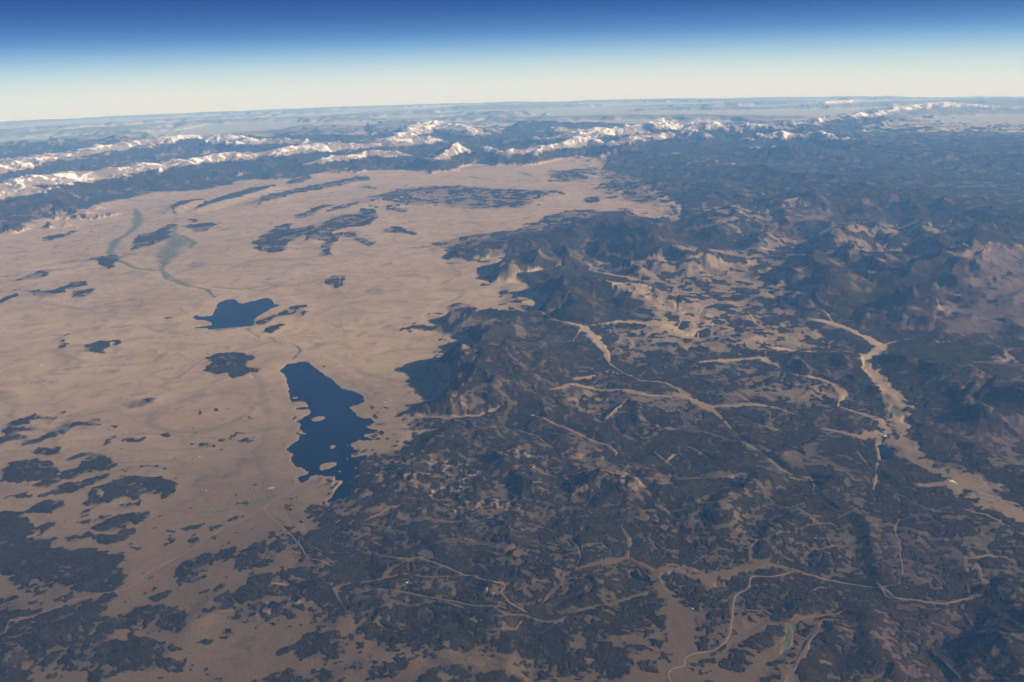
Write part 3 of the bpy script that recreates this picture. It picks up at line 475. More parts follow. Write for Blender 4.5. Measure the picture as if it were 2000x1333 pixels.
HILLS = [  # crest line, height km, half width km
("-2.26,30.493 -1.801,30.45 -1.391,29.951 -0.876,29.904 -0.233,29.846",0.465,0.9),
("-3.394,29.829 -2.568,29.976 -1.925,30.03",0.1,0.4),
("-0.969,28.658 -1.4,27.072 -1.8,25.815 -1.862,24.965",0.651,1.3),
("-0.6,28.607 -0.23,26.59 -0.009,25.327 -0.23,24.044 -0.798,23.479 -1.575,23.536",0.589,1.8),
("-1.873,24.816 -1.53,24.477 -1.099,24.446",0.22,0.7),
("5.7,47.64 6.21,46.99 6.52,43.78 6.8,40.97 7.58,39.61",0.8525,2.6),
("2.32,43.56 3.92,45.31 4.96,46.22",0.62,2.5),
("-2.84,41.39 -1.98,41.71 -0.76,41.98 0.49,43.15",0.465,1.3),
("-0.46,36.92 0.26,38.63 1.26,39.28 2.62,39.9",0.651,1.8),
("0.948,32.504 1.854,33.823 2.611,34.34 3.332,34.265",0.651,1.7),
("3.416,34.364 4.425,34.262 5.214,32.759",0.465,1.4),
("2.326,33.397 2.66,32.274 2.368,30.306",0.465,1.3),
("3.328,30.748 4.242,30.667 5.188,30.008",0.16,0.8),
("17.35,53.36 19.82,54.11 22.21,54.51 25.21,53.69 26.28,51.35 26.65,48.04 27.57,46.15 30.47,44.69",0.6975,3.5),
("15.06,52.99 16.14,51.47 16.61,46.03 16.99,43.45",0.465,2),
("22.47,42.82 23.18,41.79 20.13,37.18 18.69,35.23",0.651,2),
("12.49,35.87 14.34,38.56 16.48,42.12 18.61,45.33",0.651,1.6),
("12.25,33.38 13.8,35.7 16.15,39.85",0.496,1.2),
("14.85,37.74 16.07,37.61 16.26,35.48 17.12,34.11",0.651,2.2),
("11.481,31.913 13.09,33.71 13.82,33.93",0.3875,1),
("14.026,29.66 15.143,31.293 16.13,32.55",0.5425,1.2),
("17.34,34.5 18.03,33.83 18.27,32.1",0.3875,1.8),
("12.631,29.43 13.862,29.78 14.361,28.635",0.18,0.8),
("14.636,27.925 15.967,28.875 17.05,28.573 17.3,27.923",0.2,1),
("11.36,63.06 13.63,64.68 13.78,58.94 12.84,52.85 12.07,47.88",0.5425,3),
("11.5,83.06 14.45,80.66 16.6,72.71 19.26,68.36 21.32,63.52 22.36,61.32 23.48,58.36 25.04,56.4",0.651,4),
("31.15,81.56 36.41,82.24 39.77,78.88 42.72,72.8 47.41,66.65",0.6975,6),
("30.73,96.02 40.45,96.06 45.68,94.81 49.69,85 54.46,76.87",0.5425,8),
("29.04,71.89 30.39,72.31 30.03,67.37",0.3875,3),
("49.55,118.11 57.08,114.07 64.38,106.96 70.1,99.56",0.3875,12),
("8.331,24.763 8.864,24.405 9.281,24.064 9.379,23.603",0.2,0.7),
("11.145,27.635 11.507,27.027",0.12,0.6),
("11.242,24.25 11.691,23.593 12.414,22.947 12.864,22.348",0.434,1.6),
("10.891,23.113 11.482,21.974 12.404,22.452",0.18,1),
("12.406,20.499 13.431,21.174 14.642,21.615",0.465,1.5),
("10.243,19.159 10.351,19.575 11.65,20.391",0.22,0.8),
("9.793,18.386 10.608,18.341 11.17,17.841 11.607,17.196",0.22,0.9),
("5.738,19.99 5.908,19.14 6.107,18.634",0.1,0.4),
("7.867,20.96 8.513,20.801 8.883,20.317",0.12,0.6),
("6.318,18.777 6.451,18.384",0.12,0.4),
("6.986,17.412 7.324,17.569",0.14,0.35),
("-2.023,19.73 -1.414,20.011 -0.739,20.078 -0.286,19.626",0.14,0.8),
("-0.282,18.568 -0.067,19.043 0.201,19.537",0.22,0.6),
("0.13,18.101 0.52,17.462 0.35,18.553",0.16,0.5),
("-3.18,17.838 -2.866,18.269 -2.451,17.886",0.16,0.5),
("-2.959,19.722 -2.5,19.591",0.12,0.4),
("1.518,17.421 1.831,17.753 2.28,18.461",0.2,0.5),
("2.678,18.595 3.187,17.828 3.559,17.632",0.12,0.5),
("1.486,20.84 1.997,20.808",0.14,0.4),
("4.213,21.187 4.657,21.039",0.12,0.5),
("1.941,17.633 2.457,17.261 2.916,17.668",0.18,0.5),
("3.093,17.264 3.314,17.168",0.16,0.35),
("1.331,16.118 1.56,16.565 1.946,16.945",0.14,0.5),
("-2.03,22.344 -0.932,22.141",0.12,0.5),
("-2.846,22.058 -2.245,22.536",0.1,0.4),
("-1.681,20.693 -0.744,20.298 -0.518,20.507",0.14,0.5),
("7.099,15.941 7.175,15.572 6.939,14.894 6.675,13.903",0.12,0.2),
("5.153,15.391 5.855,16.009 5.931,15.566",0.16,0.4),
("4.273,15.944 4.608,16.701 5.035,17.005 5.678,17.747",0.2,0.4),
("6.64,16.973 6.825,16.403",0.08,0.25),
("3.294,17.11 3.544,17.18",0.1,0.3),
("7.03,17.647 7.285,17.458",0.12,0.3),
("6.057,12.927 5.941,12.326 5.775,11.771 5.566,11.256",0.12,0.3),
("4.62,12.526 4.853,12.872 5.311,13.117",0.12,0.25),
("8.5,13.795 8.609,13.387 8.987,13.26",0.18,0.6),
("7.484,11.518 8.093,11.948 8.631,12.116",0.2,0.6),
("4.405,11.384 4.847,11.851 5.284,12.255",0.12,0.3),
("5.849,11.33 5.596,10.927",0.12,0.3),
("5.783,13.538 6.019,13.305 6.103,13.193",0.08,0.3),
("6.552,13.27 6.794,13.315",0.05,0.2),
("-5.678,12.941 -5.496,13.35 -5.403,13.674 -4.905,13.764 -4.359,13.683 -3.611,13.877",0.09,0.35),
("-6.996,12.515 -6.873,12.803 -6.596,13.044 -6.116,13.023",0.08,0.35),
("-8.418,11.792 -8.405,12.427 -8.12,12.705 -7.481,12.927",0.12,0.5),
("-10.185,14.984 -9.231,15.196 -8.052,14.63 -7.664,14.369",0.08,0.7),
("-9.656,17.883 -8.794,18.185 -7.912,18.046",0.06,0.4),
("-8.778,16.262 -8.159,16.604",0.05,0.3),
("-12.195,19.095 -11.346,19.044",0.06,0.4),
("-9.667,26.737 -8.644,26.831",0.1,0.4),
("-9.249,30.763 -8.671,31.932 -8.078,32.708",0.1,0.5),
("-8.785,29.91 -8.459,30.533",0.07,0.3),
("-8.01,37.18 -7.37,37.11",0.12,0.5),
("-13.17,45.63 -12.82,48.05 -11.82,48.97",0.12,1),
("-10.91,47.59 -10.67,52.05 -9.32,53.75 -8.57,52.98",0.16,1),
("-9.13,42.96 -9.57,45.71",0.1,0.5),
("-20.28,46.7 -20.28,49.24 -20.16,51.45",0.1,0.8),
("-18.93,50.97 -17.65,51.94",0.1,0.7),
("-20.86,42.79 -20.09,43.1 -19.36,41.8",0.1,0.6),
("-22.32,58 -22.96,60.8 -22.21,62.3",0.16,0.9),
("-20.8,58.47 -20.31,62.37 -18.72,68.61",0.16,1.1),
("-17.68,61.16 -15.36,66.07 -12.77,70.72",0.14,1.3),
("-8.88,60.02 -6.54,63.96 -3.41,64.32 0.27,61.81 2.78,61.37",0.2,2),
("-3.47,60.41 -0.96,58.36 1.17,57.24",0.12,1.5),
("5.23,57.74 7,58.65",0.12,1),
("3.65,70.62 7.11,73.57",0.16,2),
("-31.73,60.08 -30.92,62.31 -29.24,61.98",0.16,1.5),
("-35.59,54.94 -32.62,55.73 -32.34,58.5",0.3875,3),
("-38.12,61.13 -36.62,64.16 -35.44,65.71",0.3875,3),
("-22.66,39.08 -22.01,40.77",0.06,0.6),
("-20.07,35.65 -19.35,38.36",0.06,0.7),
("-14.614,28.362 -14.202,29.114",0.06,0.5),
("-10.931,22.984 -10.465,23.494",0.05,0.4),
("-1.664,11.17 -1.16,11.568 -0.701,11.551 -0.132,11.277",0.07,0.3),
("-2.703,11.554 -2.296,11.71 -1.794,11.604",0.06,0.25),
("-2.323,13.044 -1.358,12.749 -0.428,12.611",0.06,0.5),
("-2.501,14.416 -1.772,13.909",0.05,0.4),
("-0.57,13.671 -0.507,13.782",0.1,0.2),
("-0.209,14.796 0.249,14.969",0.06,0.3),
("12.41,35.39 14.25,38.73 16.7,42.7",0.527,0.7),
("12.71,34.28 13.8,36.07 15.4,39.15",0.403,0.5),
("18.6,35.04 20.83,38.38 24.14,43.27",0.62,0.9),
("14.458,30.471 15.32,31.66 16.52,33.07",0.434,0.5),
("11.04,45.17 13.46,51.85 15.35,57.51",0.465,1.2),
("12.31,42.29 13.81,44.98 15.95,49.14",0.434,0.9),
("1.08,38.96 1.65,40.85 2.54,44.29",0.465,0.8),
("21.08,50.78 19.73,46.18 18.86,42.28",0.465,1),
("23.56,50.44 21.73,44.87 20.04,39.56",0.465,1),
("11.539,25.025 11.339,23.922 10.791,22.646",0.2,0.7),
("12.692,24.562 12.228,22.924 12.378,21.822",0.22,0.7),
("10.924,18.957 10.682,19.706 10.677,20.263",0.2,0.5),
("-0.371,19.081 -0.114,18.675 0.192,19.148",0.16,0.35),
("-0.652,23.281 -0.03,23.815 0.527,25.009",0.2,0.8),
]
RANGES = [  # label, crest (east, north, height km), front and back half width km
('long snow-streaked mountain range rising behind the plain on the left',"-39.06,50.75,1.43 -37.48,54.88,1.8 -36.61,59.09,1.73 -36.54,63.35,1.78 -36.33,66.66,1.81 -35.84,69.8,1.83 -35.29,72.26,1.89 -34.27,74.49,1.65 -32.9,76.32,1.76 -32.38,78.13,1.79 -30.35,80.28,1.63 -29.19,82.67,1.81 -27.89,84.96,1.98 -25.56,87.42,1.52 -22.88,89.58,1.81 -21.82,91.19,1.7 -19.07,92.33,2.13 -17.4,93.25,1.87 -15.68,94.11,1.72 -16.13,94.25,1.79 -14.7,94.74,1.64 -13.71,95.77,1.42 -12.1,96.89,1.64 -10.64,97.96,1.81 -8.96,99.02,1.82",8,8),
('farther snowy range running beyond the long one at upper left',"-51.18,73.46,1.38 -48.2,78.66,1.76 -47.47,83.11,1.84 -47.7,87.29,1.69 -47.93,90.53,1.83 -46.39,94.86,1.52 -46.11,98.47,1.64 -45.71,102.17,1.79 -45.31,106.08,1.68 -44.46,109.42,1.91 -42.15,112.09,1.94 -40.41,113.56,1.94 -38.22,113.71,1.64 -36.05,112,1.91 -33.05,107.96,1.88 -27.83,104.51,1.82 -21.04,101.79,1.28",9,8),
('round snow-dusted mountain standing in front of the long range',"-17.92,78.73,1.23 -15.85,80.59,1.54 -14.82,82.21,1.61 -13.73,83.81,1.71 -12.1,84.27,1.76 -10.74,84.23,1.73 -9.73,84.12,1.41",5,5),
('bright snowy peak group standing alone left of centre',"-6.43,78.77,1.39 -5.91,80.74,1.71 -5.54,82.81,1.88 -5.15,84.89,2.06 -4.02,85.9,1.68 -3.44,86.28,1.28 -2.63,85.91,1.71 -1.92,85.4,1.77 -1.07,84.9,1.56",3.8,4.5),
('massive snowy summit highest on the skyline left of centre',"-14.63,98.3,1.7 -13.1,101.97,1.85 -12.24,107.14,1.77 -12.12,112.24,1.94 -11.83,116.23,2.15 -11.19,119.51,2.3 -10.12,121.23,2.51 -8.3,119.25,2.28 -6.67,115.6,2.2 -5.14,111.93,1.84 -4.56,108.2,1.56",9,9),
('snowy ridge with a sharp crest near the centre of the skyline',"0.12,82.64,1.51 1.48,83.39,1.62 2.2,85.15,1.57 3.99,86.86,1.47 5.48,88.14,1.77 6.98,89.15,2.09 8.25,89.28,1.88 9.06,88.43,1.75 10.38,87.51,1.47",4.2,5),
('broad crowd of snowy peaks right of centre',"7.52,101.26,1.71 11.01,103.51,1.87 13.37,105.81,1.97 15.93,108.77,1.99 18.85,110.64,2.34 20.84,111.78,2.16 22.98,111.28,1.98 22.04,111.32,1.76 24.56,109.67,2.14 26.38,108.04,1.81 29.1,106.12,1.94 30.58,105.32,1.88",11,9),
('lower snowy spurs in front of the peak crowd',"10.92,90.5,1.19 12.56,93.32,1.7 14.86,96.02,1.7 17.44,98.64,1.66 20.52,99.19,1.85 19.51,98.44,2.11 21.11,96.64,1.81 21.92,94.99,1.34",6,6),
('low snowy ridge at the far centre behind the haze',"4.51,112.22,1.3 5.63,112.17,1.71 6.53,112.12,1.85 8.32,112,1.51 10.1,111.86,1.3",5,5),
('chain of snowy peaks strung out toward the right horizon',"32.79,112.92,1.41 35.48,112.88,1.58 37.41,113.21,1.53 39.17,114.44,1.7 41.9,116.86,1.26 45.43,119.99,1.08 49.19,124.83,1.57 54.63,131.98,1.4 59.4,140.87,1.35 64.4,147.28,1.61 69.67,152.46,1.79",8,8),
('faint snowy peaks fading into haze at far right',"70.14,156.89,1.53 73.14,156.67,1.8 74.84,157.03,2.07 77.31,157,2.22 78.59,155.74,2.06 79.85,154.47,1.78 82.02,152.69,1.57",10,10),
('tiny snowy peak group on the right horizon',"63.52,179.07,1.61 65.63,180.97,1.72 68.09,182.73,1.65 69.58,184.84,1.87 71.81,186.66,1.37",9,9),
('treeless mountain with snow streaks below the snowy chain',"24.2,91.22,1.29 25.59,91.68,1.53 26.84,92.16,1.47 28.76,92.42,1.71 30.14,91.98,1.35 31.33,91.15,1.45 32.26,89.63,1.58 32.68,88.27,1.46 33.85,86.62,1.27",5,6),
('pale bald knob in front of the treeless mountain',"22.45,84.45,1 23.19,84.08,1.18 24.24,82.97,1.09 25.25,81.85,1.08 25.93,80.81,0.87",3,4),
]
FAR_RIDGES = [
("-73.82,107.01,1.15 -64.16,113.07,1.25 -61.47,114.55,1.25 -58.71,115.99,1.25 -56.29,117.18,1.25 -53.75,118.37,1.25 -50.99,119.58,1.25 -47.98,120.82,0.67",14),
("-35.97,135.3,0.49 -32.08,136.27,0.93 -28.15,137.14,1.14 -24.19,137.89,0.77 -20.18,138.54,0.24 -21.28,138.37,1.09 -17.71,138.87,1.25 -15.82,139.1,1.04",14),
("-0.51,125,0.16 1.78,124.99,1.25 3.79,124.94,1.25 5.78,124.87,1.25 9.51,124.64,1.25 13.22,124.3,0.85",12),
("-23.62,208.67,0.15 -11.17,209.7,0.31 1.37,210,0.31 13.9,209.54,0.15 26.28,208.35,0.28 38.39,206.46,0.49 42.36,205.68,0.15",25),
("33.21,187.07,0.15 40.37,185.66,0.42 47.36,184,0.45 57.5,181.09,0.15 64.02,178.89,0.15",20),
("-113.26,200.18,0.15 -100.34,206.96,0.15 -82.49,214.7,0.15 -66.9,220.05,0.15 -37.34,226.95,0.15",25),
("79.33,199.83,0.4 89.32,195.57,0.84 98.63,191.04,1.25 103.12,188.66,1.14 107.43,186.24,0.98 118.13,179.64,0.53",25),
("-46.38,108.5,1.25 -40.66,110.77,1.18 -34.97,112.7,1.25 -32.46,113.45,1.25 -26.05,115.09,0.92 -21.61,116,0.77",8),
("-12.27,90.14,0.46 -10.21,91.45,0.64 -7.73,92.75,0.55",5),
("-1.38,94.26,0.63 0.52,93.38,0.47 9.77,91.7,0.58 16.94,90.38,0.53",7),
("11.1,93.96,0.54 16.47,92.16,0.66 22.92,88.23,0.58 27.07,84.31,0.41",7),
]
LAKES = {
'eleven':"-7.368,25.83 -7.254,26.164 -7.265,26.457 -7.029,26.462 -6.911,26.642 -6.667,26.623 -6.467,26.335 -6.139,25.792 -5.803,25.267 -5.54,24.977 -5.346,24.542 -5.057,24.063 -4.777,23.914 -4.541,23.681 -4.315,23.376 -4.238,22.995 -4.418,22.805 -4.601,22.655 -4.478,22.335 -4.267,21.975 -4.054,21.791 -3.902,21.782 -3.732,21.521 -3.818,21.322 -3.971,21.251 -3.783,21.079 -3.594,21.003 -3.716,20.838 -3.914,20.773 -3.868,20.578 -3.58,20.447 -3.691,20.341 -3.966,20.396 -4.126,20.219 -4.126,20.036 -3.997,19.813 -3.821,19.766 -3.937,19.632 -4.079,19.571 -4.019,19.394 -3.841,19.418 -3.644,19.51 -3.638,19.372 -3.732,19.106 -3.755,18.875 -3.773,18.714 -3.581,18.511 -3.725,18.33 -3.796,18.241 -3.652,18.141 -3.67,17.989 -3.794,18.057 -3.836,17.968 -3.73,17.843 -3.714,17.577 -3.813,17.353 -3.931,17.247 -4.039,17.168 -4.127,17.062 -4.173,17.231 -4.076,17.367 -4.102,17.657 -4.035,17.979 -4,18.099 -4.178,18.139 -4.239,18.39 -4.428,18.401 -4.704,18.479 -4.823,18.361 -4.869,18.178 -4.935,18.09 -5.093,18.283 -5.07,18.437 -4.886,18.521 -4.906,18.682 -5.12,18.921 -5.277,18.963 -5.484,19.344 -5.519,19.692 -5.735,19.953 -5.648,20.313 -5.547,20.493 -5.575,20.762 -5.767,20.968 -5.505,20.951 -5.69,21.2 -5.696,21.524 -5.885,21.702 -5.756,21.946 -5.609,22.28 -5.718,22.551 -6.102,22.577 -6.092,22.684 -5.774,22.735 -5.897,23.063 -6.061,23.167 -6.372,23.142 -6.498,23.529 -6.681,24.23 -7.003,25.194 -7.108,25.475",
'spinney':"-12.266,32.145 -12.244,32.46 -12.106,32.356 -12.006,32.21 -11.73,32.229 -11.586,32.26 -11.566,32.441 -11.661,32.821 -11.71,33.4 -11.89,33.9 -11.86,34.3 -11.73,34.6 -11.49,34.7 -11.33,34.61 -11.09,34.17 -10.87,33.98 -10.69,34.18 -10.38,34.46 -10.23,34.7 -10.02,34.73 -9.81,34.45 -9.59,33.97 -9.52,33.75 -9.313,33.667 -9.215,33.54 -9.34,33.454 -9.468,33.224 -9.601,32.529 -9.743,31.906 -9.747,31.552 -9.529,30.847 -9.956,30.619 -10.376,30.467 -10.8,30.342 -11.04,30.445 -11.261,30.712 -11.671,30.692 -11.777,30.784 -11.373,30.831 -11.294,30.966 -11.18,30.998 -11.242,31.344 -11.536,31.632 -11.675,31.751 -11.972,31.805",
'george':"8.851,19.358 8.978,19.475 9.134,19.466 9.096,19.313 9.148,19.187 9.112,18.948 9,18.776 8.79,18.642 8.667,18.591 8.723,18.85 8.842,19.204",
'pond':"2.11,14.251 2.199,14.277 2.307,14.093 2.422,13.97 2.375,13.884 2.219,13.949 2.102,14.072",
'pool':"0.983,15.397 1.053,15.359 1.14,15.086 1.069,15.09",
'beaver':"1.596,15.032 1.765,14.958 1.824,14.858 1.723,14.895",
}
ISLANDS = [
"-5.537,21.863 -5.43,21.992 -5.275,22.059 -5.113,21.92 -5.212,21.741 -5.43,21.672",
"-4.668,20.033 -4.626,20.14 -4.525,20.097 -4.529,19.952 -4.594,19.884",
"-4.695,18.864 -4.675,19.061 -4.545,19.153 -4.319,19.14 -4.303,18.973 -4.444,18.784 -4.632,18.698",
"-4.204,18.674 -4.143,18.657 -4.122,18.592 -4.183,18.608",
"-6.432,23.477 -6.262,23.512 -6.222,23.414 -6.355,23.376",
"-5.665,20.946 -5.44,20.947 -5.435,20.853 -5.575,20.831",
"-4.245,20.094 -4.202,20.114 -4.183,20.04 -4.227,20.042",
"-4.116,19.345 -4.091,19.357 -4.076,19.274 -4.103,19.29",
"-3.839,18.815 -3.791,18.845 -3.772,18.765 -3.816,18.748",
]
ROADS = [
('dirt_road','tan dirt road winding from the far right past the small dark pond hill to the bottom edge',26,"8.018,13.063 7.745,13.021 7.448,12.928 7.195,12.991 7.014,13.078 6.715,13.117 6.574,13.242 6.526,13.507 6.282,13.63 6.067,13.754 5.783,13.882 5.528,14.011 5.32,14.091 5.117,14.088 4.916,13.978 4.705,13.94 4.414,13.971 4.308,13.887 4.231,13.661 4.129,13.525 3.996,13.447 3.846,13.236 3.723,12.873 3.622,12.525 3.468,12.147 3.336,11.968 3.154,11.816 2.823,11.762 2.653,11.637 2.605,11.466 2.41,11.41 2.335,11.308 2.326,11.103 2.31,10.865"),
('dirt_road','pale dirt track climbing north through dark woodland at lower right',16,"6.569,13.533 6.784,13.581 6.968,13.629 7.203,14.057 7.416,14.668 7.531,15.056 7.636,15.428 7.842,15.738 7.906,15.845"),
('dirt_road','pale dirt road curling through the woods to the long meadow at bottom centre',20,"-2.798,15.042 -2.449,14.8 -2.123,14.69 -1.919,14.744 -1.664,14.606 -1.338,14.376 -1.056,14.183 -0.852,14.144 -0.68,13.99 -0.443,13.834 -0.279,13.856 -0.246,13.685 -0.311,13.521 -0.15,13.243 0.163,13.02"),
('dirt_road','straight thin dirt road crossing dark forest below the reservoir',13,"-2.883,13.772 -2.555,13.786 -2.079,13.653 -1.675,13.524 -1.277,13.398 -0.885,13.247 -0.437,13.175 -0.214,13.087"),
('dirt_road','pale dirt road running south from the reservoir shore across the plain',16,"-5.701,18.76 -5.397,18.556 -5.172,18.314 -5.037,17.907 -5.162,17.572 -5.405,17.253 -5.46,16.856 -4.992,16.223 -4.57,15.701 -4.293,15.278 -4.113,14.942 -3.838,14.801 -3.591,14.602"),
('dirt_road','long faint diagonal track across the grassland at lower left',14,"-5.405,17.253 -5.711,16.636 -6.258,15.925 -6.47,15.451 -6.744,15.002 -7.064,14.64 -7.186,14.18 -7.362,13.943 -7.719,13.846 -8.099,13.668 -8.378,13.437 -8.669,13.186 -8.971,13.096"),
('dirt_road','pale track curving along the western reservoir shore',14,"-6.023,20.046 -6.019,19.33 -5.961,18.937 -5.499,18.628 -5.197,18.426 -5.031,17.882"),
('dirt_road','long straight pale road running north across the plain above the big reservoir',16,"-5.302,25.644 -5.522,27.396 -6.039,29.824 -6.591,32.173 -7.22,35.47 -8.09,40.95 -9.69,50.55"),
('dirt_road','straight pale road crossing the plain toward the mesa',16,"-6.614,28.834 -5.926,29.183 -5.289,29.974 -4.666,31.156 -3.956,32.05 -3.285,32.235"),
('dirt_road','short pale track between the dark clumps at lower left',12,"-5.046,15.551 -5.003,15.246 -5.007,14.856"),
('dirt_road','dirt road along the meadow valley beside the small lake on the right',18,"9.581,20.535 9.486,19.981 9.408,19.389 9.334,19.024 9.313,18.223 9.58,17.897 9.945,17.46 10.299,16.907 10.162,17.02 10.394,16.365 10.647,15.751"),
('dirt_road','pale road descending the meadow valley at centre right',16,"0.986,31.68 1.716,30.302 2.433,29.517 2.859,28.653 3.098,26.898 3.037,25.849 3.468,24.836 3.81,24.194"),
('dirt_road','pale track at the head of the meadow east of the reservoir',14,"0.481,21.647 0.902,21.36 1.558,20.555 1.971,20.043 2.307,19.81"),
('dirt_road','faint straight line of road crossing the far plain',18,"-6.706,33.727 -6.312,30.73 -5.848,29.384 -5.23,25.969"),
('dirt_road','faint dirt road leading left from the forest edge at bottom left',14,"-8.702,13.188 -8.999,13.149 -8.9,12.792 -8.94,12.696"),
]
HOUSE_SPOTS = "9.71,17.363 9.764,17.35 9.774,17.298 9.79,17.257 9.748,17.392 9.289,19.871 9.328,19.837 0.529,21.656 -3.645,22.894 -15.444,27.001 -7.81,19.637 -2.054,13.903 -1.337,12.328 -2.914,13.762 3.046,12.962 -9.981,30.407 8.365,12.472 4.682,31.189 0.639,23.353 -7.064,17.829 -7.162,17.877"
DAM_ENDS = "-11.134,30.388 -9.486,30.759"
def pts(s): return np.array([[float(v) for v in t.split(',')] for t in s.split()])
# ------------------------------------------------------------ noise
_rng = np.random.RandomState(7); _ang = _rng.rand(256) * 2 * np.pi
_gx = np.cos(_ang).astype(np.float32); _gy = np.sin(_ang).astype(np.float32)
def _h(ix, iy, seed):
    h = (ix.astype(np.uint32) * np.uint32(374761393)) ^ (iy.astype(np.uint32) * np.uint32(668265263)) ^ np.uint32(seed * 2654435 + 97)
    h = (h ^ (h >> np.uint32(13))) * np.uint32(1274126177); return (h ^ (h >> np.uint32(16))) & np.uint32(255)
def perlin(x, y, seed=0, deriv=False):
    xi = np.floor(x); yi = np.floor(y); fx = (x - xi).astype(np.float32); fy = (y - yi).astype(np.float32)
    xi = xi.astype(np.int64) & 0xffff; yi = yi.astype(np.int64) & 0xffff
    u = fx * fx * fx * (fx * (fx * 6 - 15) + 10); v = fy * fy * fy * (fy * (fy * 6 - 15) + 10)
    xj = (xi + 1) & 0xffff; yj = (yi + 1) & 0xffff
    a = _h(xi, yi, seed); b = _h(xj, yi, seed); c = _h(xi, yj, seed); d = _h(xj, yj, seed)
    na = _gx[a] * fx + _gy[a] * fy; nb = _gx[b] * (fx - 1) + _gy[b] * fy
    nc = _gx[c] * fx + _gy[c] * (fy - 1); nd = _gx[d] * (fx - 1) + _gy[d] * (fy - 1)
    n = na + u * (nb - na) + v * (nc - na) + u * v * (na - nb - nc + nd)
    if not deriv: return n * 1.5
    du = 30 * fx * fx * (fx * (fx - 2) + 1); dv = 30 * fy * fy * (fy * (fy - 2) + 1)
    k = na - nb - nc + nd
    gx = _gx[a] + u * (_gx[b] - _gx[a]) + v * (_gx[c] - _gx[a]) + u * v * (_gx[a] - _gx[b] - _gx[c] + _gx[d]) + du * ((nb - na) + v * k)
    gy = _gy[a] + u * (_gy[b] - _gy[a]) + v * (_gy[c] - _gy[a]) + u * v * (_gy[a] - _gy[b] - _gy[c] + _gy[d]) + dv * ((nc - na) + u * k)
    return n * 1.5, gx * 1.5, gy * 1.5
def fbm(x, y, wl, octs, seed=0, gain=.5, cell=None):
    s = 0; a = 1.0; t = 0
    for i in range(octs):
        k = 1.0 if cell is None else np.clip(wl / (2.2 * cell) - .5, 0, 1)
        s = s + a * k * perlin(x / wl + 13.7 * i, y / wl - 7.3 * i, seed + i); t += a * a; a *= gain; wl *= .5
    return s / math.sqrt(t)
def eroded(x, y, wl, octs, seed=0, cell=None, damp=1.0, gain=.5):
    s = 0; b = 1.0; dx = 0; dy = 0; c, q = .8, .6; px, py = x / wl, y / wl
    for i in range(octs):
        n, gx, gy = perlin(px + 31.3 * i, py + 11.1 * i, seed + i, True)
        dx = dx + gx * damp; dy = dy + gy * damp
        k = 1.0 if cell is None else np.clip(wl / (2.2 * cell) - .5, 0, 1)
        s = s + k * b * n / (1 + dx * dx + dy * dy)
        b *= gain; px, py = (c * px + q * py) * 2, (-q * px + c * py) * 2; wl *= .5
    return s
def ridged(x, y, wl, octs, seed=0, cell=None, gain=.5):
    s = 0; a = 1.0; prev = 1.0; t = 0
    for i in range(octs):
        k = 1.0 if cell is None else np.clip(wl / (2.2 * cell) - .5, 0, 1)
        n = 1 - np.abs(perlin(x / wl + 5.1 * i, y / wl + 9.7 * i, seed + i)) * 1.6
        n = np.clip(n, 0, 1) ** 2
        s = s + a * k * (n * prev - .33 * (i > 0)); prev = n; t += a; a *= gain; wl *= .5
    return s / t * 1.6
def sm(a, b, x): t = np.clip((x - a) / (b - a), 0, 1); return t * t * (3 - 2 * t)
# ------------------------------------------------------------ the grid: polar about the camera's foot, finer near by
f0 = .0011 / DETAIL
azs = np.radians(np.concatenate([np.arange(-52, -38, .4), np.arange(-38, 38.0001, .052 / DETAIL), np.arange(38.4, 52.1, .4)]))
rs = [7.0]
while rs[-1] < 420: r_ = rs[-1]; rs.append(r_ + min(f0 * .8 * (r_ * r_ + 86) / 9.3, (.0027 if 60 < r_ < 135 else .0036) * r_ / DETAIL))
rs = np.array(rs); NR, NA = len(rs), len(azs)
X = (rs[:, None] * np.sin(azs)[None]).astype(np.float64); Y = (rs[:, None] * np.cos(azs)[None]).astype(np.float64)
R_ = np.repeat(rs[:, None], NA, 1)
CELL = np.maximum(np.gradient(rs)[:, None], R_ * .0009 / DETAIL).astype(np.float32) * .8
print('grid', NR, NA)
def window(x0, x1, y0, y1):
    "grid index window that covers a km rectangle"
    cx = np.array([x0, x1, x0, x1, (x0 + x1) / 2, (x0 + x1) / 2]); cy = np.array([y0, y0, y1, y1, y0, y1])
    r_lo = math.hypot(0 if x0 < 0 < x1 else min(abs(x0), abs(x1)), max(0, y0)); r_hi = np.hypot(cx, cy).max()
    a = np.arctan2(cx, np.maximum(cy, .01)); i0, i1 = np.searchsorted(rs, [r_lo, r_hi]); j0, j1 = np.searchsorted(azs, [a.min() - .002, a.max() + .002])
    return slice(max(0, i0 - 1), i1 + 1), slice(max(0, j0 - 1), j1 + 1)
def poly_sd(P, pad):
    "signed distance (inside > 0) in km on a window"
    w_ = window(P[:, 0].min() - pad, P[:, 0].max() + pad, P[:, 1].min() - pad, P[:, 1].max() + pad)
    x, y = X[w_].astype(np.float32), Y[w_].astype(np.float32)
    if x.size == 0: return w_, None
    d2 = np.full(x.shape, 1e12, np.float32); ins = np.zeros(x.shape, bool)
    for (a, b), (c, d) in zip(P, np.roll(P, -1, 0)):
        vx, vy = c - a, d - b; L = vx * vx + vy * vy + 1e-12
        t = np.clip(((x - a) * vx + (y - b) * vy) / L, 0, 1); np.minimum(d2, (x - a - vx * t) ** 2 + (y - b - vy * t) ** 2, out=d2)
        if b != d: ins ^= ((y > b) != (y > d)) & (x < (c - a) * (y - b) / (d - b) + a)
    d = np.sqrt(d2); return w_, np.where(ins, d, -d)
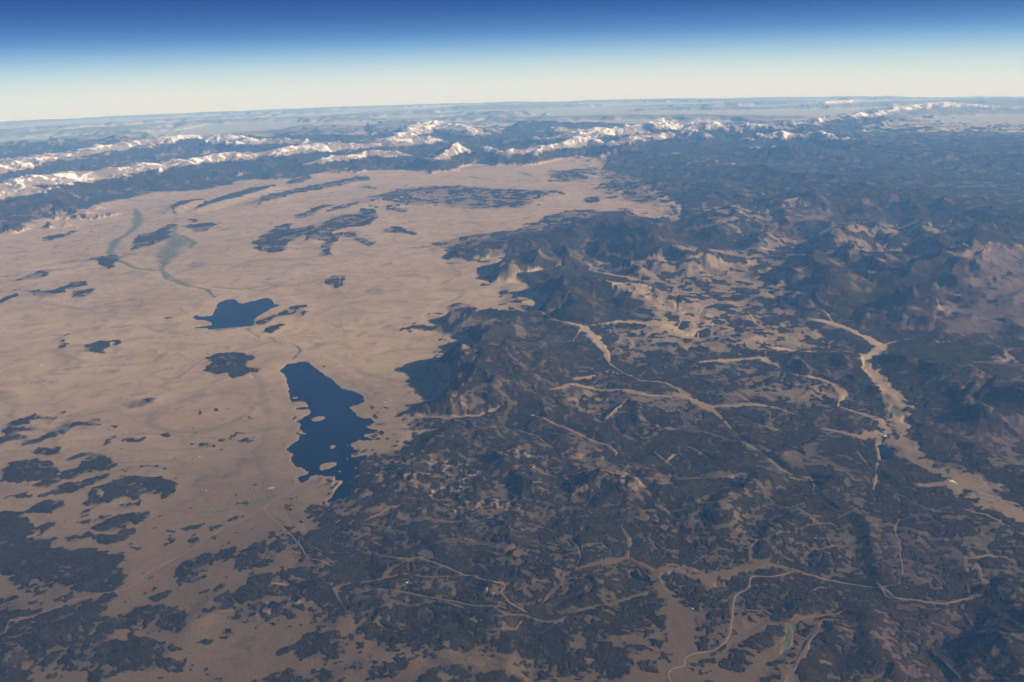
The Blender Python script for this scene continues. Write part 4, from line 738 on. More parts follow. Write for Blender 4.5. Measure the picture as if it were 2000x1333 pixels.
def line_d(P, pad, val=None):
    "distance to a polyline and the interpolated value at the nearest point"
    w_ = window(P[:, 0].min() - pad, P[:, 0].max() + pad, P[:, 1].min() - pad, P[:, 1].max() + pad)
    x, y = X[w_].astype(np.float32), Y[w_].astype(np.float32)
    if x.size == 0: return w_, None, None
    d2 = np.full(x.shape, 1e12, np.float32); vv = np.zeros(x.shape, np.float32)
    V = P[:, 2] if val is None and P.shape[1] > 2 else val
    for i in range(len(P) - 1):
        a, b, c, d = P[i, 0], P[i, 1], P[i + 1, 0], P[i + 1, 1]; vx, vy = c - a, d - b; L = vx * vx + vy * vy + 1e-12
        t = np.clip(((x - a) * vx + (y - b) * vy) / L, 0, 1); q = (x - a - vx * t) ** 2 + (y - b - vy * t) ** 2
        m_ = q < d2; d2 = np.where(m_, q, d2)
        if V is not None: vv = np.where(m_, V[i] + t * (V[i + 1] - V[i]), vv)
    return w_, np.sqrt(d2), vv
# warped coordinates so that outlines on the map get natural, uneven edges
x32, y32 = X, Y
big = fbm(X, Y, 6.0, 3, 40); n1 = fbm(X, Y, 1.6, 4, 50, .62); n2 = fbm(X, Y, .35, 4, 60, .65, CELL)
# ------------------------------------------------------------ forest cover
dens = np.full(X.shape, .012, np.float32); woods = None
for k, (s_, v_, so_) in enumerate(DENSITY):
    so_ = so_ * (1.6 if so_ < .3 else 1.15); P_ = pts(s_); pad = so_ * 1.5
    if k == 0: pad = 2.0
    w_, sd = poly_sd(P_, pad)
    if sd is None: continue
    jit = (n2[w_] * .5 + n1[w_] * .45) * min(so_, 1.2) * 1.1
    t = sm(-so_ * .5, so_ * .5, sd + jit)
    if k and v_ > .6 and np.hypot(*P_.mean(0)) > 33: v_ = v_ * .84
    dens[w_] += (v_ - dens[w_]) * t
    if k == 0: dens[w_] = np.maximum(dens[w_], .16 * sm(-1.4, 0, sd + .5 * n1[w_]))
    if k == 0: woods = np.zeros(X.shape, np.float32); woods[w_] = sm(-1.2, 1.2, sd); wedge = np.zeros(X.shape, np.float32); wedge[w_] = sm(-.25, .45, sd + .2 * n1[w_]); wedge[R_ > 45] = 1
mead = np.zeros(X.shape, np.float32); vale = np.zeros(X.shape, np.float32)
def stroke(field, s_, wide=1.0, soft=.5, jitter=.25, wmin=0.0):
    P_ = pts(s_)
    if len(P_) < 2: return
    # smooth the course
    w_, d, wv = line_d(P_, P_[:, 2].max() * wide + .3)
    if d is None: return
    tl = np.hypot(*(P_[-1, :2] - P_[-2, :2])); de = np.minimum(np.hypot(X[w_] - P_[0, 0], Y[w_] - P_[0, 1]), np.hypot(X[w_] - P_[-1, 0], Y[w_] - P_[-1, 1]))
    hw = np.maximum(wv, wmin) * np.where(wv < .16, .46, .56) * wide * (.55 + .45 * sm(0, max(tl, .3), de)); d = d + (n2[w_] * jitter * hw + n1[w_] * jitter * hw)
    field[w_] = np.maximum(field[w_], 1 - sm(1 - soft, 1 + soft, d / hw))
for s_ in MEADOWS: stroke(mead, s_, 1.0, .5, .6); stroke(vale, s_, 4.0, .9, .1)
vx, vy = X + .5 * perlin(X / 2.6, Y / 2.6, 701), Y + .5 * perlin(X / 2.6, Y / 2.6, 702)
def creases(wl, half, seed, keep):
    "thin grassy draws along the zero lines of a noise, kept only here and there"
    q = np.abs(perlin(vx / wl, vy / wl, seed)) * wl * .45; return (1 - sm(half * .5, half * 1.5, q + .02 * n2)) * sm(keep, keep + .25, perlin(X / (wl * 1.4), Y / (wl * 1.4), seed + 50))
draws = np.maximum(creases(2.4, .032, 703, -.05), creases(1.1, .022, 704, .05)) * woods * sm(48, 36, R_)
draws = np.maximum(draws, creases(5., .055, 705, -.15) * woods * sm(70, 40, R_))
dens *= 1 - .97 * mead
den0 = dens.copy(); dens *= 1 - .8 * draws
wet = np.zeros_like(mead); drain = np.zeros_like(mead); pale = np.zeros_like(mead)
for s_ in WET_GROUND: stroke(wet, s_, 1.5, .7, .5)
for s_ in DRAINS: stroke(drain, s_, 1.0, .8, .4, .05)
for s_ in PALE_GROUND: stroke(pale, s_, .9, .6, .5)
red = np.zeros_like(mead); rocky = np.zeros_like(mead)
for s_ in RED_GROUND: w_, sd = poly_sd(pts(s_), .6); red[w_] = np.maximum(red[w_], sm(-.35, .5, sd + .35 * n1[w_]))
for s_ in ROCKY_GROUND: w_, sd = poly_sd(pts(s_), .3); rocky[w_] = np.maximum(rocky[w_], sm(-.15, .2, sd + .12 * n1[w_]))
# ------------------------------------------------------------ relief (km above the park floor)
wx = X + .35 * perlin(X / 2.2, Y / 2.2, 90) + 1.2 * perlin(X / 9, Y / 9, 91); wy = Y + .35 * perlin(X / 2.2, Y / 2.2, 92) + 1.2 * perlin(X / 9, Y / 9, 93)
ER = eroded(wx, wy, 5.5, 9, 100, CELL)                # dissected hills
RG = ridged(wx, wy, 2.6, 7, 130, CELL)                # sharp spurs
hills = np.zeros(X.shape, np.float32)
for s_, h_, w_km in HILLS:
    P_ = pts(s_); w_, d, _v = line_d(P_, w_km * 2.6); h_ = h_ * (.6 if h_ < .13 else 1)
    if d is None: continue
    d = d * (1 + .35 * n1[w_]); g_ = h_ * np.exp(-(d / (w_km * .8)) ** 2)
    if h_ >= .2: g_ = g_ * (.06 + .94 * wedge[w_])      # steep scarp where the wooded hills meet the plain
    hills[w_] += g_ ** 3
hills = np.cbrt(hills)
far_right = sm(60, 110, R_) * sm(-.1, .25, np.arctan2(X, Y))
amp = .006 + .135 * woods * sm(150, 100, R_) + .03 * far_right
amp *= 1 - .72 * np.maximum(mead, vale * .5)
H = amp * (ER * 1.3 + .35 * (RG - .5)) + .007 * n1 * (1 - woods)
hills *= 1 - .55 * np.maximum(vale * .8, mead) * (R_ < 50)
H += hills * (1 + .55 * ER) + (.50 - .35 * sm(35, 70, R_)) * hills * (RG - .55)
H += .095 * woods * (1 - .85 * np.maximum(mead, vale * .4)) * eroded(wx + 9, wy, 1.7, 7, 150, CELL, .8)
H += rocky * (.028 * ridged(X, Y, .42, 4, 170, CELL) + .01)
H -= .020 * woods * np.maximum(vale, mead) * (1 - .5 * mead)
H -= .006 * drain + .008 * wet
# mountain ranges
RS = ridged(wx, wy, 6.5, 7, 200, CELL, .55); RS2 = ridged(wx * .8 + 40, wy * .8, 3.0, 6, 230, CELL, .55)
rng_h = np.zeros(X.shape, np.float32); rng_id = np.full(X.shape, -1, np.int16)
for k, (lab, s_, wf, wb) in enumerate(RANGES):
    P_ = pts(s_); w_, d, hv = line_d(P_, max(wf, wb) * 1.7)
    if d is None: continue
    rr = R_[w_]; az = np.arctan2(X[w_], Y[w_]); ca = np.arctan2(P_[:, 0], P_[:, 1]); o_ = np.argsort(ca); cr = np.interp(az, ca[o_], np.hypot(P_[:, 0], P_[:, 1])[o_])
    wd = wb + (wf - wb) * sm(1.5, -1.5, rr - cr)
    dn = d / wd * (1 + .42 * big[w_] + .25 * n1[w_])
    sp = RS[w_] - .55
    prof = np.clip(1 - dn + .34 * sp * sm(0, .25, dn), 0, 1.2)
    prof = prof ** 1.3
    h_ = hv * .84 * prof * (1 + .12 * sp * sm(0, .3, prof) + .11 * (RS2[w_] - .5) * sm(.1, .5, prof))
    m_ = h_ > rng_h[w_]; rid = rng_id[w_]; rid[m_ & (h_ > .22)] = k; rng_id[w_] = rid; rng_h[w_] = np.maximum(rng_h[w_], h_)
for s_, wk in FAR_RIDGES:
    P_ = pts(s_); w_, d, hv = line_d(P_, wk * 1.6)
    if d is None: continue
    h_ = hv * np.clip(1 - d / wk * (1 + .4 * big[w_]), 0, 1) ** 1.1 * (1 + .4 * (RS[w_] - .5)); m_ = h_ > rng_h[w_]; rid = rng_id[w_]; rid[m_ & (h_ > .1)] = 99; rng_id[w_] = rid; rng_h[w_] = np.maximum(rng_h[w_], h_)
fr_h = (.70 * sm(.32, .95, ridged(X + 9 * big, Y * 1.7, 60., 3, 800, CELL)) + .05 * sm(.3, .8, ridged(X, Y, 11., 4, 810, CELL))) * sm(118, 150, R_)
m_ = fr_h > rng_h; rng_id[m_ & (fr_h > .1)] = 99; rng_h = np.maximum(rng_h, fr_h)
rng_h = rng_h * sm(-.02, .30, rng_h)
H = H + rng_h * (1 + .18 * ER * sm(.2, .8, rng_h))
treeline = .86 + .08 * n1 + .10 * (RS - .5)
alpine = sm(-.12, .09, rng_h - treeline) * (rng_id < 90)
true_alp = alpine * (rng_id < 90)
# lakes
LEVEL = {'eleven': 0.0, 'spinney': .012, 'george': -.015, 'pond': .0, 'pool': .0, 'beaver': .0}
lake_sd = {}
isl = []
for s_ in ISLANDS: isl.append(poly_sd(pts(s_), .25))
for k, s_ in LAKES.items():
    big_l = k in ('eleven', 'spinney'); P_ = pts(s_); pad = 1.6 if big_l else .35
    w_, sd = poly_sd(P_, pad); sd = sd + ((n2[w_] * .035 + .022 * fbm(X[w_], Y[w_], .12, 2, 77)) if big_l else 0)
    full = np.full(X.shape, -9., np.float32); full[w_] = sd
    if k == 'eleven':
        for wi, si in isl: full[wi] = np.where(si > -.25, np.minimum(full[wi], -si + .010 * n2[wi]), full[wi])
    if not big_l: LEVEL[k] = float(np.median(H[w_][sd > 0])) - .012
    L_ = LEVEL[k]; lake_sd[k] = full
    near = sm(-pad * .9, -.05, full)
    H = H * (1 - near * (.85 if big_l else .6)) + near * (.85 if big_l else .6) * np.minimum(np.maximum(H, L_ + .002), L_ + .5 * H.clip(0, 1) + .02)
    H = np.where((full <= 0) & (full > -pad), np.maximum(H, L_ + np.minimum(.0022 - full * .02, .02) - .10 * sm(.35 * pad, pad, -full)), H)
    H = np.where(full > 0, L_ - .003 - np.minimum(full * .08, .02), H)
    wat = sm(-.02, .0, full); dens *= 1 - sm(-.06, -.01, full)
    pale = np.maximum(pale, .18 * sm(-.10, -.02, full) * (1 - wat)) if big_l else pale
anywater = np.maximum.reduce([v for v in lake_sd.values()])
ZS = H - R_ ** 2 / DK
# ------------------------------------------------------------ forest decision per vertex
patch = fbm(X, Y, .7, 6, 300, .75, CELL); patch = patch + sm(35, 50, R_) * (fbm(X, Y, 1.1, 4, 360, .9) - .3 * patch); grain = fbm(X, Y, .16, 3, 320, .8, CELL); clump = fbm(X + 3 * big, Y, 3.5, 2, 340)
nn = .74 * patch + .28 * clump + .95 * grain
from math import erf
qs = np.linspace(0, 1, 201); samp = np.sort(nn.ravel()[::997]); cdf = np.interp(nn, samp[(qs * (len(samp) - 1)).astype(int)], qs)
dens = np.clip(dens, 0, 1)
# roads keep a cleared strip
for nm, lb, wm, s_ in ROADS:
    P_ = pts(s_); w_, d, _v = line_d(P_, .12); dens[w_] *= sm(.8 * wm / 1000, 2.0 * wm / 1000, d)
far_w = woods * sm(55, 75, R_); dens = np.maximum(dens * (1 - alpine), 0)
dens = dens - .14 * sm(.42, .2, RS) * sm(50, 65, R_) * woods * (rng_h < .2)
dens = dens * (1 - .9 * sm(92, 150, R_ + 16 * n1 + 12 * clump))
dens = np.where(R_ > 158, -1, np.maximum(dens, .93 * sm(.10, .22, rng_h) * (1 - alpine) * sm(150, 115, R_)))
FV = dens - cdf                                # forest where > 0
forest_v = (FV > 0) & (anywater < 0)
snow_n = .40 * (RS2 - .5) + .55 * fbm(wx, wy, 1.1, 4, 400, .85) + .30 * (ridged(wx * 1.4, wy, 1.3, 3, 420) - .5)
snow = sm(-.10, .22, 1.15 * snow_n + .03 + .50 * (rng_h - 1.08) + .3 * sm(118, 145, R_)) * alpine * (rng_id < 90)
# ------------------------------------------------------------ meshes from the grid
def g_mesh(name, Z, fm, attrs, mat, smooth=True):
    "faces (cells) where fm is true; Z on vertices in km"
    ii, jj = np.nonzero(fm)
    a = ii * NA + jj; q = np.stack([a, a + 1, a + NA + 1, a + NA], 1).ravel()    # x grows with j, y with i
    used = np.zeros(NR * NA, bool); used[q] = True; idx = np.cumsum(used) - 1; q = idx[q].astype(np.int32); n = int(used.sum())
    co = np.empty((n, 3), np.float32); co[:, 0] = X.ravel()[used] * S; co[:, 1] = Y.ravel()[used] * S; co[:, 2] = Z.ravel()[used] * S
    me = bpy.data.meshes.new(name); me.vertices.add(n); me.vertices.foreach_set('co', co.ravel())
    me.loops.add(len(q)); me.loops.foreach_set('vertex_index', q); me.polygons.add(len(q) // 4)
    me.polygons.foreach_set('loop_start', np.arange(0, len(q), 4, dtype=np.int32)); me.polygons.foreach_set('loop_total', np.full(len(q) // 4, 4, np.int32))
    if smooth: me.polygons.foreach_set('use_smooth', np.ones(len(q) // 4, bool))
    me.update(calc_edges=True)
    for an, ch in attrs.items():
        at = me.color_attributes.new(an, 'FLOAT_COLOR', 'POINT'); c_ = np.ones((n, 4), np.float32)
        for i_, v_ in enumerate(ch): c_[:, i_] = v_.ravel()[used]
        at.data.foreach_set('color', c_.ravel())
    me.materials.append(mat); o = bpy.data.objects.new(name, me); col.objects.link(o); return o
def tag(o, label=None, cat=None, kind=None, group=None):
    if label: o['label'] = label
    if cat: o['category'] = cat
    if kind: o['kind'] = kind
    if group: o['group'] = group
    return o
# ------------------------------------------------------------ materials
class MT:
    def __init__(s, name, rough=.95):
        s.m = bpy.data.materials.new(name); s.m.use_nodes = True; s.t = s.m.node_tree; s.b = s.t.nodes['Principled BSDF']
        s.b.inputs['Roughness'].default_value = rough; s.b.inputs['Specular IOR Level'].default_value = .15
        s.geo = s.t.nodes.new('ShaderNodeNewGeometry')
    def link(s, a, b): s.t.links.new(a, b)
    def noise(s, scale, detail=4, rough=.6, dist=0.):
        n = s.t.nodes.new('ShaderNodeTexNoise'); n.inputs['Scale'].default_value = scale; n.inputs['Detail'].default_value = detail
        n.inputs['Roughness'].default_value = rough; n.inputs['Distortion'].default_value = dist; s.link(s.geo.outputs['Position'], n.inputs['Vector']); return n.outputs['Fac']
    def ramp(s, fac, a, b):
        n = s.t.nodes.new('ShaderNodeMapRange'); n.inputs[1].default_value = a; n.inputs[2].default_value = b; s.link(fac, n.inputs[0]); return n.outputs[0]
    def mix(s, fac, a, b):
        n = s.t.nodes.new('ShaderNodeMix'); n.data_type = 'RGBA'
        if isinstance(fac, float): n.inputs[0].default_value = fac
        else: s.link(fac, n.inputs[0])
        for v, i in ((a, 6), (b, 7)):
            if isinstance(v, tuple): n.inputs[i].default_value = (*v, 1)
            else: s.link(v, n.inputs[i])
        return n.outputs[2]
    def math(s, op, a, b):
        n = s.t.nodes.new('ShaderNodeMath'); n.operation = op
        for v, i in ((a, 0), (b, 1)):
            if isinstance(v, (int, float)): n.inputs[i].default_value = v
            else: s.link(v, n.inputs[i])
        return n.outputs[0]
    def attr(s, name):
        n = s.t.nodes.new('ShaderNodeAttribute'); n.attribute_name = name; q = s.t.nodes.new('ShaderNodeSeparateColor'); s.link(n.outputs['Color'], q.inputs[0]); return q.outputs[0], q.outputs[1], q.outputs[2], n.outputs['Alpha']
    def bump(s, h, dist, strength=1.):
        n = s.t.nodes.new('ShaderNodeBump'); n.inputs['Distance'].default_value = dist; n.inputs['Strength'].default_value = strength; s.link(h, n.inputs['Height']); s.link(n.outputs[0], s.b.inputs['Normal'])
    def out(s, c): s.link(c, s.b.inputs['Base Color']); return s.m
def ground_mat():
    k = MT('ground')
    wet_, dr_, pa_, rd_ = k.attr('cover'); ro_, sn_, al_, fl_ = k.attr('cover2')
    g = k.mix(k.ramp(k.noise(.02, 8, .68, .6), .36, .64), (.325, .222, .125), (.40, .278, .165))
    g = k.mix(k.ramp(k.noise(.12, 5, .65, .6), .45, .75), g, (.235, .162, .092))
    sp = k.t.nodes.new('ShaderNodeVectorMath'); sp.operation = 'LENGTH'; k.link(k.geo.outputs['Position'], sp.inputs[0])
    g = k.mix(k.math('ADD', k.ramp(sp.outputs['Value'], 150, 290), k.math('MULTIPLY', k.math('SUBTRACT', k.noise(.03, 4), .5), .8)), (.108, .068, .033), g)   # browner range near by, with foreground dimming painted in; dry pale grass farther out
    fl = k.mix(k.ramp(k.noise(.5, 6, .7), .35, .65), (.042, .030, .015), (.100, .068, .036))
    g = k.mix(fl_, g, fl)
    g = k.mix(k.math('MULTIPLY', dr_, .75), g, (.115, .085, .05))
    g = k.mix(k.math('MULTIPLY', wet_, k.ramp(k.noise(.4, 4, .6), .2, .5)), g, (.095, .102, .045))
    rd2 = k.mix(k.ramp(k.noise(.6, 6, .7), .35, .65), (.052, .032, .025), (.100, .062, .048))
    g = k.mix(k.math('MULTIPLY', rd_, .95), g, rd2)
    al = k.mix(k.ramp(k.noise(.15, 5, .7), .35, .65), (.15, .115, .095), (.26, .20, .165))
    g = k.mix(al_, g, al)
    rk = k.mix(k.ramp(k.noise(1.2, 5, .75), .4, .62), (.09, .058, .042), (.33, .22, .155))
    g = k.mix(ro_, g, rk)
    g = k.mix(pa_, g, (.42, .30, .21))
    g = k.mix(sn_, g, (.68, .665, .65))
    g = k.mix(k.math('MULTIPLY', k.ramp(sp.outputs['Value'], 950, 1600), k.math('SUBTRACT', 1.0, k.math('MAXIMUM', sn_, al_))), g, k.mix(fl_, k.mix(k.ramp(k.noise(.0025, 3, .5), .35, .65), (.28, .28, .27), (.33, .325, .31)), (.13, .13, .115)))   # pale desert basins beyond the ranges, lightened with distance to paint in haze
    k.bump(k.noise(1.4, 6, .7), .12)
    return k.out(g)
def forest_mat():
    k = MT('conifer_canopy', 1.0); k.b.inputs['Specular IOR Level'].default_value = 0; wet_, hz_, b_, a_ = k.attr('cover')
    g = k.mix(k.ramp(k.noise(.06, 4, .6), .35, .65), (.0085, .0068, .0018), (.024, .0185, .0052))
    g = k.mix(k.ramp(k.noise(1.3, 6, .85), .48, .72), g, (.066, .044, .018))
    g = k.mix(k.math('MULTIPLY', a_, .6), g, (.060, .038, .030))
    g = k.mix(k.ramp(k.noise(.25, 6, .75, .5), .50, .70), g, (.060, .038, .015))
    g = k.mix(k.math('MULTIPLY', k.ramp(k.noise(4.0, 3, .8), .60, .74), .7), g, (.12, .085, .052))
    g = k.mix(k.math('MULTIPLY', b_, .75), g, (.062, .044, .021))
    k.bump(k.noise(3.0, 4, .8), .35)
    return k.out(g)
def water_mat():
    k = MT('lake_water', .10); k.b.inputs['Specular IOR Level'].default_value = .16; k.b.inputs['IOR'].default_value = 1.33
    g = k.mix(k.ramp(k.noise(.05, 4, .6), .3, .7), (.0005, .004, .018), (.0008, .006, .024)); k.bump(k.noise(6.0, 5, .7), .01, .25); return k.out(g)
def plain_mat(name, a, b, sc_=3.0, rough=.9):
    k = MT(name, rough); return k.out(k.mix(k.ramp(k.noise(sc_, 4, .6), .35, .65), a, b))
MG, MF_, MW = ground_mat(), forest_mat(), water_mat()
# ------------------------------------------------------------ ground, hills, ranges
rockmask = rocky * sm(.50, .68, ridged(X, Y, .42, 4, 170, CELL) + .35 * grain)
dl = np.maximum(sm(.90, .99, 1 - np.abs(perlin(wx / 3.1, wy / 3.1, 610))), sm(.86, .99, 1 - np.abs(perlin(wx / 1.3, wy / 1.3, 611))) * .7)
drain = np.maximum(drain, .6 * dl * (1 - woods) * sm(.0, .5, n1 + .3) * sm(60, 40, R_))
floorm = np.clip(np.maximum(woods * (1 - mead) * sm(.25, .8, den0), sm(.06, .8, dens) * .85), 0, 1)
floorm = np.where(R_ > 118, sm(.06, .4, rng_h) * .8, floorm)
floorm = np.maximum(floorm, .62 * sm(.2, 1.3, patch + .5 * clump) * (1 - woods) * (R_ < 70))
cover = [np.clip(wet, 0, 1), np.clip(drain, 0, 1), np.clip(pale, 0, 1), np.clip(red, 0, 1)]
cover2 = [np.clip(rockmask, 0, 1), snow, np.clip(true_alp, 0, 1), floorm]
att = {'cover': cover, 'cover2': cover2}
cid = rng_id[:-1, :-1]
hillc = (hills[:-1, :-1] > .06) | ((woods[:-1, :-1] > .5))
for k, (lab, *_r2) in enumerate(RANGES):
    m_ = cid == k
    if m_.sum() > 50: tag(g_mesh('mountain_range', ZS, m_, att, MG), lab, 'mountains', 'structure')
tag(g_mesh('mountain_range', ZS, cid == 99, att, MG), 'dim blue ridges without snow fading toward the horizon', 'mountains', 'structure')
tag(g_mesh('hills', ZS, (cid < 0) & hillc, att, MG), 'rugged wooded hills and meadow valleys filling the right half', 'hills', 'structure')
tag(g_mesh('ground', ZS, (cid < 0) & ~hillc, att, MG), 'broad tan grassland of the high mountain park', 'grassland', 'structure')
# ------------------------------------------------------------ forest canopy
ZF = ZS + np.where(forest_v, .010 + .006 * grain + np.clip(R_ / 4000, 0, .02), -.004 - R_ / 20000)
fc = (FV[:-1, :-1] + FV[1:, :-1] + FV[:-1, 1:] + FV[1:, 1:] > 0)
fc &= forest_v[:-1, :-1] | forest_v[1:, :-1] | forest_v[:-1, 1:] | forest_v[1:, 1:]
fc &= anywater[:-1, :-1] < -.01
tag(g_mesh('conifer_forest', ZF, fc, {'cover': [cover[0], cover[1], np.clip(sm(.16, .0, FV) + .35 * grain * (R_ < 60), 0, 1), cover[3]]}, MF_), 'dark conifer woods covering the hills and scattered over the plain', 'forest', 'stuff')
# ------------------------------------------------------------ lakes
WL = {'eleven': ('reservoir', 'large dark blue reservoir with many small bays and islands'), 'spinney': ('reservoir', 'smaller blue reservoir with a straight dam along its near shore'),
      'george': ('lake', 'small dark lake beside the meadow valley on the right'), 'pond': ('pond', 'small black pond near the road junction at lower right of centre'),
      'pool': ('pond', 'tiny dark pool in the woods at bottom centre'), 'beaver': ('pond', 'thin dark pool between meadow channels at bottom centre')}
for k, (nm, lb) in WL.items():
    f_ = lake_sd[k]; m_ = np.maximum.reduce([f_[:-1, :-1], f_[1:, :-1], f_[:-1, 1:], f_[1:, 1:]]) > -.03
    if m_.sum(): tag(g_mesh(nm, np.full(X.shape, LEVEL[k]) - R_ ** 2 / DK, m_, {}, MW), lb, 'lake', 'structure')
# ------------------------------------------------------------ sampling the finished terrain
def zat(x, y):
    r = np.hypot(x, y); a = np.arctan2(x, y); i = np.clip(np.searchsorted(rs, r) - 1, 0, NR - 2); j = np.clip(np.searchsorted(azs, a) - 1, 0, NA - 2)
    u = (r - rs[i]) / (rs[i + 1] - rs[i]); v = (a - azs[j]) / (azs[j + 1] - azs[j])
    return (ZS[i, j] * (1 - u) * (1 - v) + ZS[i + 1, j] * u * (1 - v) + ZS[i, j + 1] * (1 - u) * v + ZS[i + 1, j + 1] * u * v)
def catmull(P_, step):
    out = []; Q = np.vstack([P_[0] * 2 - P_[1], P_, P_[-1] * 2 - P_[-2]])
    for i in range(1, len(Q) - 2):
        n = max(2, int(np.hypot(*(Q[i + 1] - Q[i])) / step)); t = np.linspace(0, 1, n, endpoint=False)[:, None]
        out.append(.5 * (2 * Q[i] + (Q[i + 1] - Q[i - 1]) * t + (2 * Q[i - 1] - 5 * Q[i] + 4 * Q[i + 1] - Q[i + 2]) * t ** 2 + (-Q[i - 1] + 3 * Q[i] - 3 * Q[i + 1] + Q[i + 2]) * t ** 3))
    out.append(P_[-1:]); return np.vstack(out)
MR = plain_mat('packed_dirt', (.22, .15, .10), (.29, .20, .135), .8)
for nm, lb, wm, s_ in ROADS:
    P_ = pts(s_)[:, :2]; C_ = catmull(P_, .045); C_ = C_ + np.stack([perlin(C_[:, 0] / .3, C_[:, 1] / .3, 500), perlin(C_[:, 0] / .3, C_[:, 1] / .3, 501)], 1) * .012
    T = np.gradient(C_, axis=0); T /= np.hypot(T[:, 0], T[:, 1])[:, None] + 1e-9; N_ = np.stack([-T[:, 1], T[:, 0]], 1); hw = wm / 2800
    rows = [C_ + N_ * hw * o for o in (-1, -.33, .33, 1)]; n = len(C_)
    zz = [zat(r[:, 0], r[:, 1]) for r in rows]; top = np.maximum.reduce(zz) + .0025
    v = [(x * S, y * S, z * S) for r in rows for (x, y), z in zip(r, top)]
    fa = [(k * n + i, k * n + i + 1, (k + 1) * n + i + 1, (k + 1) * n + i) for k in range(3) for i in range(n - 1)]
    me = bpy.data.meshes.new(nm); me.from_pydata(v, [], [q[::-1] for q in fa]); me.materials.append(MR); me.update()
    o = bpy.data.objects.new(nm, me); col.objects.link(o); tag(o, lb, 'road', 'structure')
# ------------------------------------------------------------ the dam
a_, b_ = pts(DAM_ENDS); L_ = b_ - a_; n_ = np.array([L_[1], -L_[0]]) / np.hypot(*L_)
if n_[1] > 0: n_ = -n_
prof = [(.045, LEVEL['spinney'] - .012), (.012, LEVEL['spinney'] + .008), (-.012, LEVEL['spinney'] + .008), (-.075, LEVEL['spinney'] - .022)]
v = []; seg = 24
for i in range(seg + 1):
    c = a_ + L_ * i / seg
    for off, z in prof:
        p = c - n_ * off; v.append((p[0] * S, p[1] * S, (z - (p[0] ** 2 + p[1] ** 2) / DK) * S))
fa = [(i * 4 + k, i * 4 + k + 1, (i + 1) * 4 + k + 1, (i + 1) * 4 + k) for i in range(seg) for k in range(3)] + [(0, 3, 2, 1), (seg * 4, seg * 4 + 1, seg * 4 + 2, seg * 4 + 3)]
me = bpy.data.meshes.new('earth_dam'); me.from_pydata(v, [], fa); me.materials.append(plain_mat('riprap', (.30, .235, .18), (.38, .30, .23), 2)); me.update()
o = bpy.data.objects.new('earth_dam', me); col.objects.link(o); tag(o, 'long straight pale earth dam holding the smaller reservoir', 'dam')
# ------------------------------------------------------------ buildings
MWall = plain_mat('pale_wall', (.55, .50, .44), (.65, .60, .54)); MRoof = plain_mat('metal_roof', (.80, .78, .74), (.88, .86, .83), 2, .5)
HL = ['largest white building in the cluster on the meadow right of the small lake', 'second white shed in the cluster on the right-hand meadow', 'lowest white roof of the cluster on the right-hand meadow',
 'small white house at the right end of the meadow cluster', 'small white roof at the upper left of the meadow cluster', 'white building just above the small lake', 'small pale shed right beside the building above the small lake',
 'lone white building at the head of the meadow east of the big reservoir', 'white marina building near the east shore of the big reservoir', 'lone pale ranch house far left on the plain', 'lone white ranch house on the plain left of the big reservoir',
 'pale house in dark woods left of bottom centre', 'lone white roof in dark forest at bottom centre', 'tiny pale cabin at the left edge of the lower forest', 'pale cabin beside the meadow tongue at lower right', 'pale intake building on the crest of the dam',
 'pale cabin in the dark woods near the bottom right edge', 'pale building beside the park valley road at centre right', 'white cabin on the wooded hillside below the mesa', 'right-hand pale shed on the plain below the big reservoir', 'left-hand pale shed on the plain below the big reservoir']
SZ = [(70, 24, 9), (46, 20, 7), (40, 18, 6), (30, 14, 5), (34, 14, 5), (60, 26, 8), (30, 16, 5), (110, 36, 9), (60, 22, 6), (50, 26, 6), (34, 18, 5), (34, 18, 5), (26, 16, 5), (26, 16, 5), (26, 14, 5), (60, 16, 7), (26, 14, 5), (50, 24, 6), (34, 18, 5), (24, 14, 4), (24, 14, 4)]
rr_ = np.random.RandomState(3)
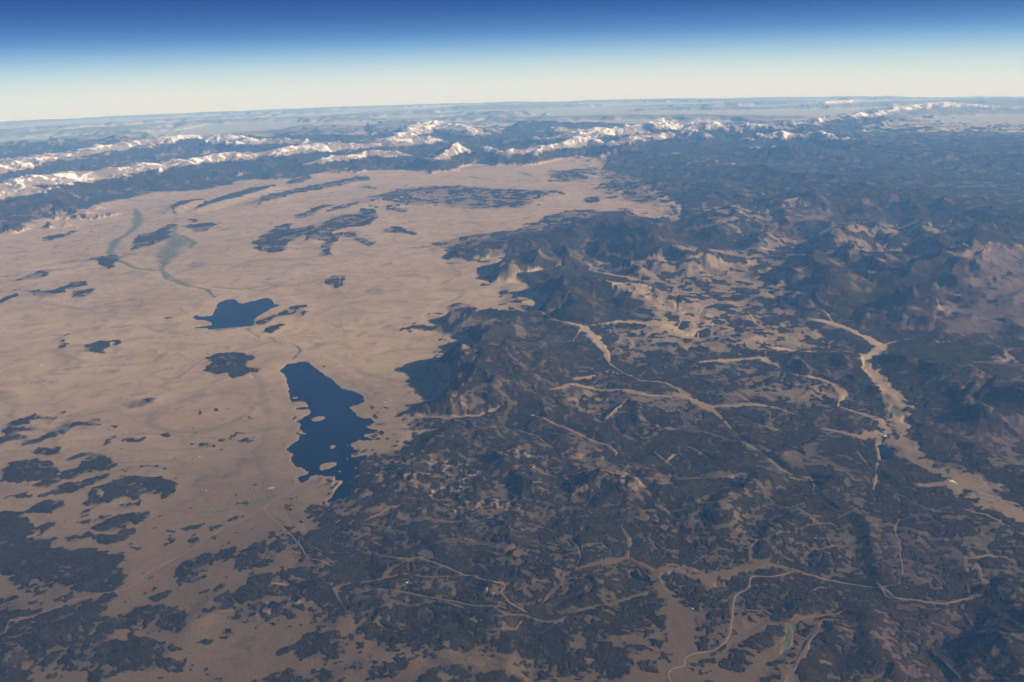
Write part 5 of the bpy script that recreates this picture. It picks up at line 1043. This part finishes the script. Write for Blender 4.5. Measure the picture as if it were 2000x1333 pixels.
for (x, y), lb, (l, w_, h_) in zip(pts(HOUSE_SPOTS), HL, SZ):
    z = float(zat(np.array([x]), np.array([y]))[0]); l, w_, h_ = l / 200, w_ / 200, h_ / 100; e = .03
    root = bpy.data.objects.new('building', None); col.objects.link(root); root.location = (x * S, y * S, z * S - .02); root.rotation_euler.z = rr_.uniform(-.5, .5); tag(root, lb, 'building', None, 'scattered pale buildings')
    def part(nm, v, f, mt):
        me = bpy.data.meshes.new(nm); me.from_pydata(v, [], f); me.materials.append(mt); me.update(); o = bpy.data.objects.new(nm, me); col.objects.link(o); o.parent = root
    g_ = h_ + w_ * .45
    part('wall', [(-l, -w_, -.05), (l, -w_, -.05), (l, w_, -.05), (-l, w_, -.05), (-l, -w_, h_), (l, -w_, h_), (l, w_, h_), (-l, w_, h_), (-l, 0, g_), (l, 0, g_)],
         [(0, 1, 5, 4), (2, 3, 7, 6), (1, 2, 6, 9, 5), (3, 0, 4, 8, 7), (0, 3, 2, 1)], MWall)
    q = []
    for t_ in (0.0, .02): q += [(-l - e, -w_ - e, h_ - e * .45 + t_ + .004), (l + e, -w_ - e, h_ - e * .45 + t_ + .004), (l + e, 0, g_ + t_ + .004), (-l - e, 0, g_ + t_ + .004), (l + e, w_ + e, h_ - e * .45 + t_ + .004), (-l - e, w_ + e, h_ - e * .45 + t_ + .004)]
    part('roof', q, [(6, 7, 8, 9), (9, 8, 10, 11), (0, 3, 2, 1), (3, 5, 4, 2), (0, 1, 7, 6), (4, 5, 11, 10), (1, 2, 8, 7), (2, 4, 10, 8), (0, 6, 9, 3), (3, 9, 11, 5)], MRoof)
# ------------------------------------------------------------ the air
me = bpy.data.meshes.new('haze'); rad = [0, 30, 60, 90, 120, 150, 180, 210, 240, 270, 300, 330, 360, 390, 430]; ns = 96      # a closed drum whose lid follows the earth's curve
v = [(0, 0, (HC + .6) * S)] + [(r_ * S * math.sin(2 * math.pi * k / ns), r_ * S * math.cos(2 * math.pi * k / ns), (HC + .6 - r_ * r_ / DK) * S) for r_ in rad[1:] for k in range(ns)]
b0 = len(v); v += [(430 * S * math.sin(2 * math.pi * k / ns), 430 * S * math.cos(2 * math.pi * k / ns), -15.6 * S) for k in range(ns)]
ri = lambda i, k: 1 + (i - 1) * ns + k % ns
fa = [(0, ri(1, k + 1), ri(1, k)) for k in range(ns)] + [(ri(i, k), ri(i, k + 1), ri(i + 1, k + 1), ri(i + 1, k)) for i in range(1, len(rad) - 1) for k in range(ns)]
fa += [(ri(len(rad) - 1, k), ri(len(rad) - 1, k + 1), b0 + (k + 1) % ns, b0 + k) for k in range(ns)] + [tuple(b0 + k for k in range(ns))]
me.from_pydata(v, [], fa)
import bmesh
bm_ = bmesh.new(); bm_.from_mesh(me); bmesh.ops.recalc_face_normals(bm_, faces=bm_.faces); bm_.to_mesh(me); bm_.free()
hm = bpy.data.materials.new('haze'); hm.use_nodes = True; t_ = hm.node_tree; t_.nodes.remove(t_.nodes['Principled BSDF'])
pv = t_.nodes.new('ShaderNodeVolumePrincipled'); pv.inputs['Color'].default_value = (.21, .48, 1.0, 1); pv.inputs['Absorption Color'].default_value = (1, 1, 1, 1); pv.inputs['Density'].default_value = .00066; pv.inputs['Anisotropy'].default_value = 0.0
t_.links.new(pv.outputs[0], t_.nodes['Material Output'].inputs['Volume']); me.materials.append(hm)
o = bpy.data.objects.new('haze', me); col.objects.link(o); tag(o, 'pale blue haze filling the air to the horizon', 'haze', 'stuff')
print('done')
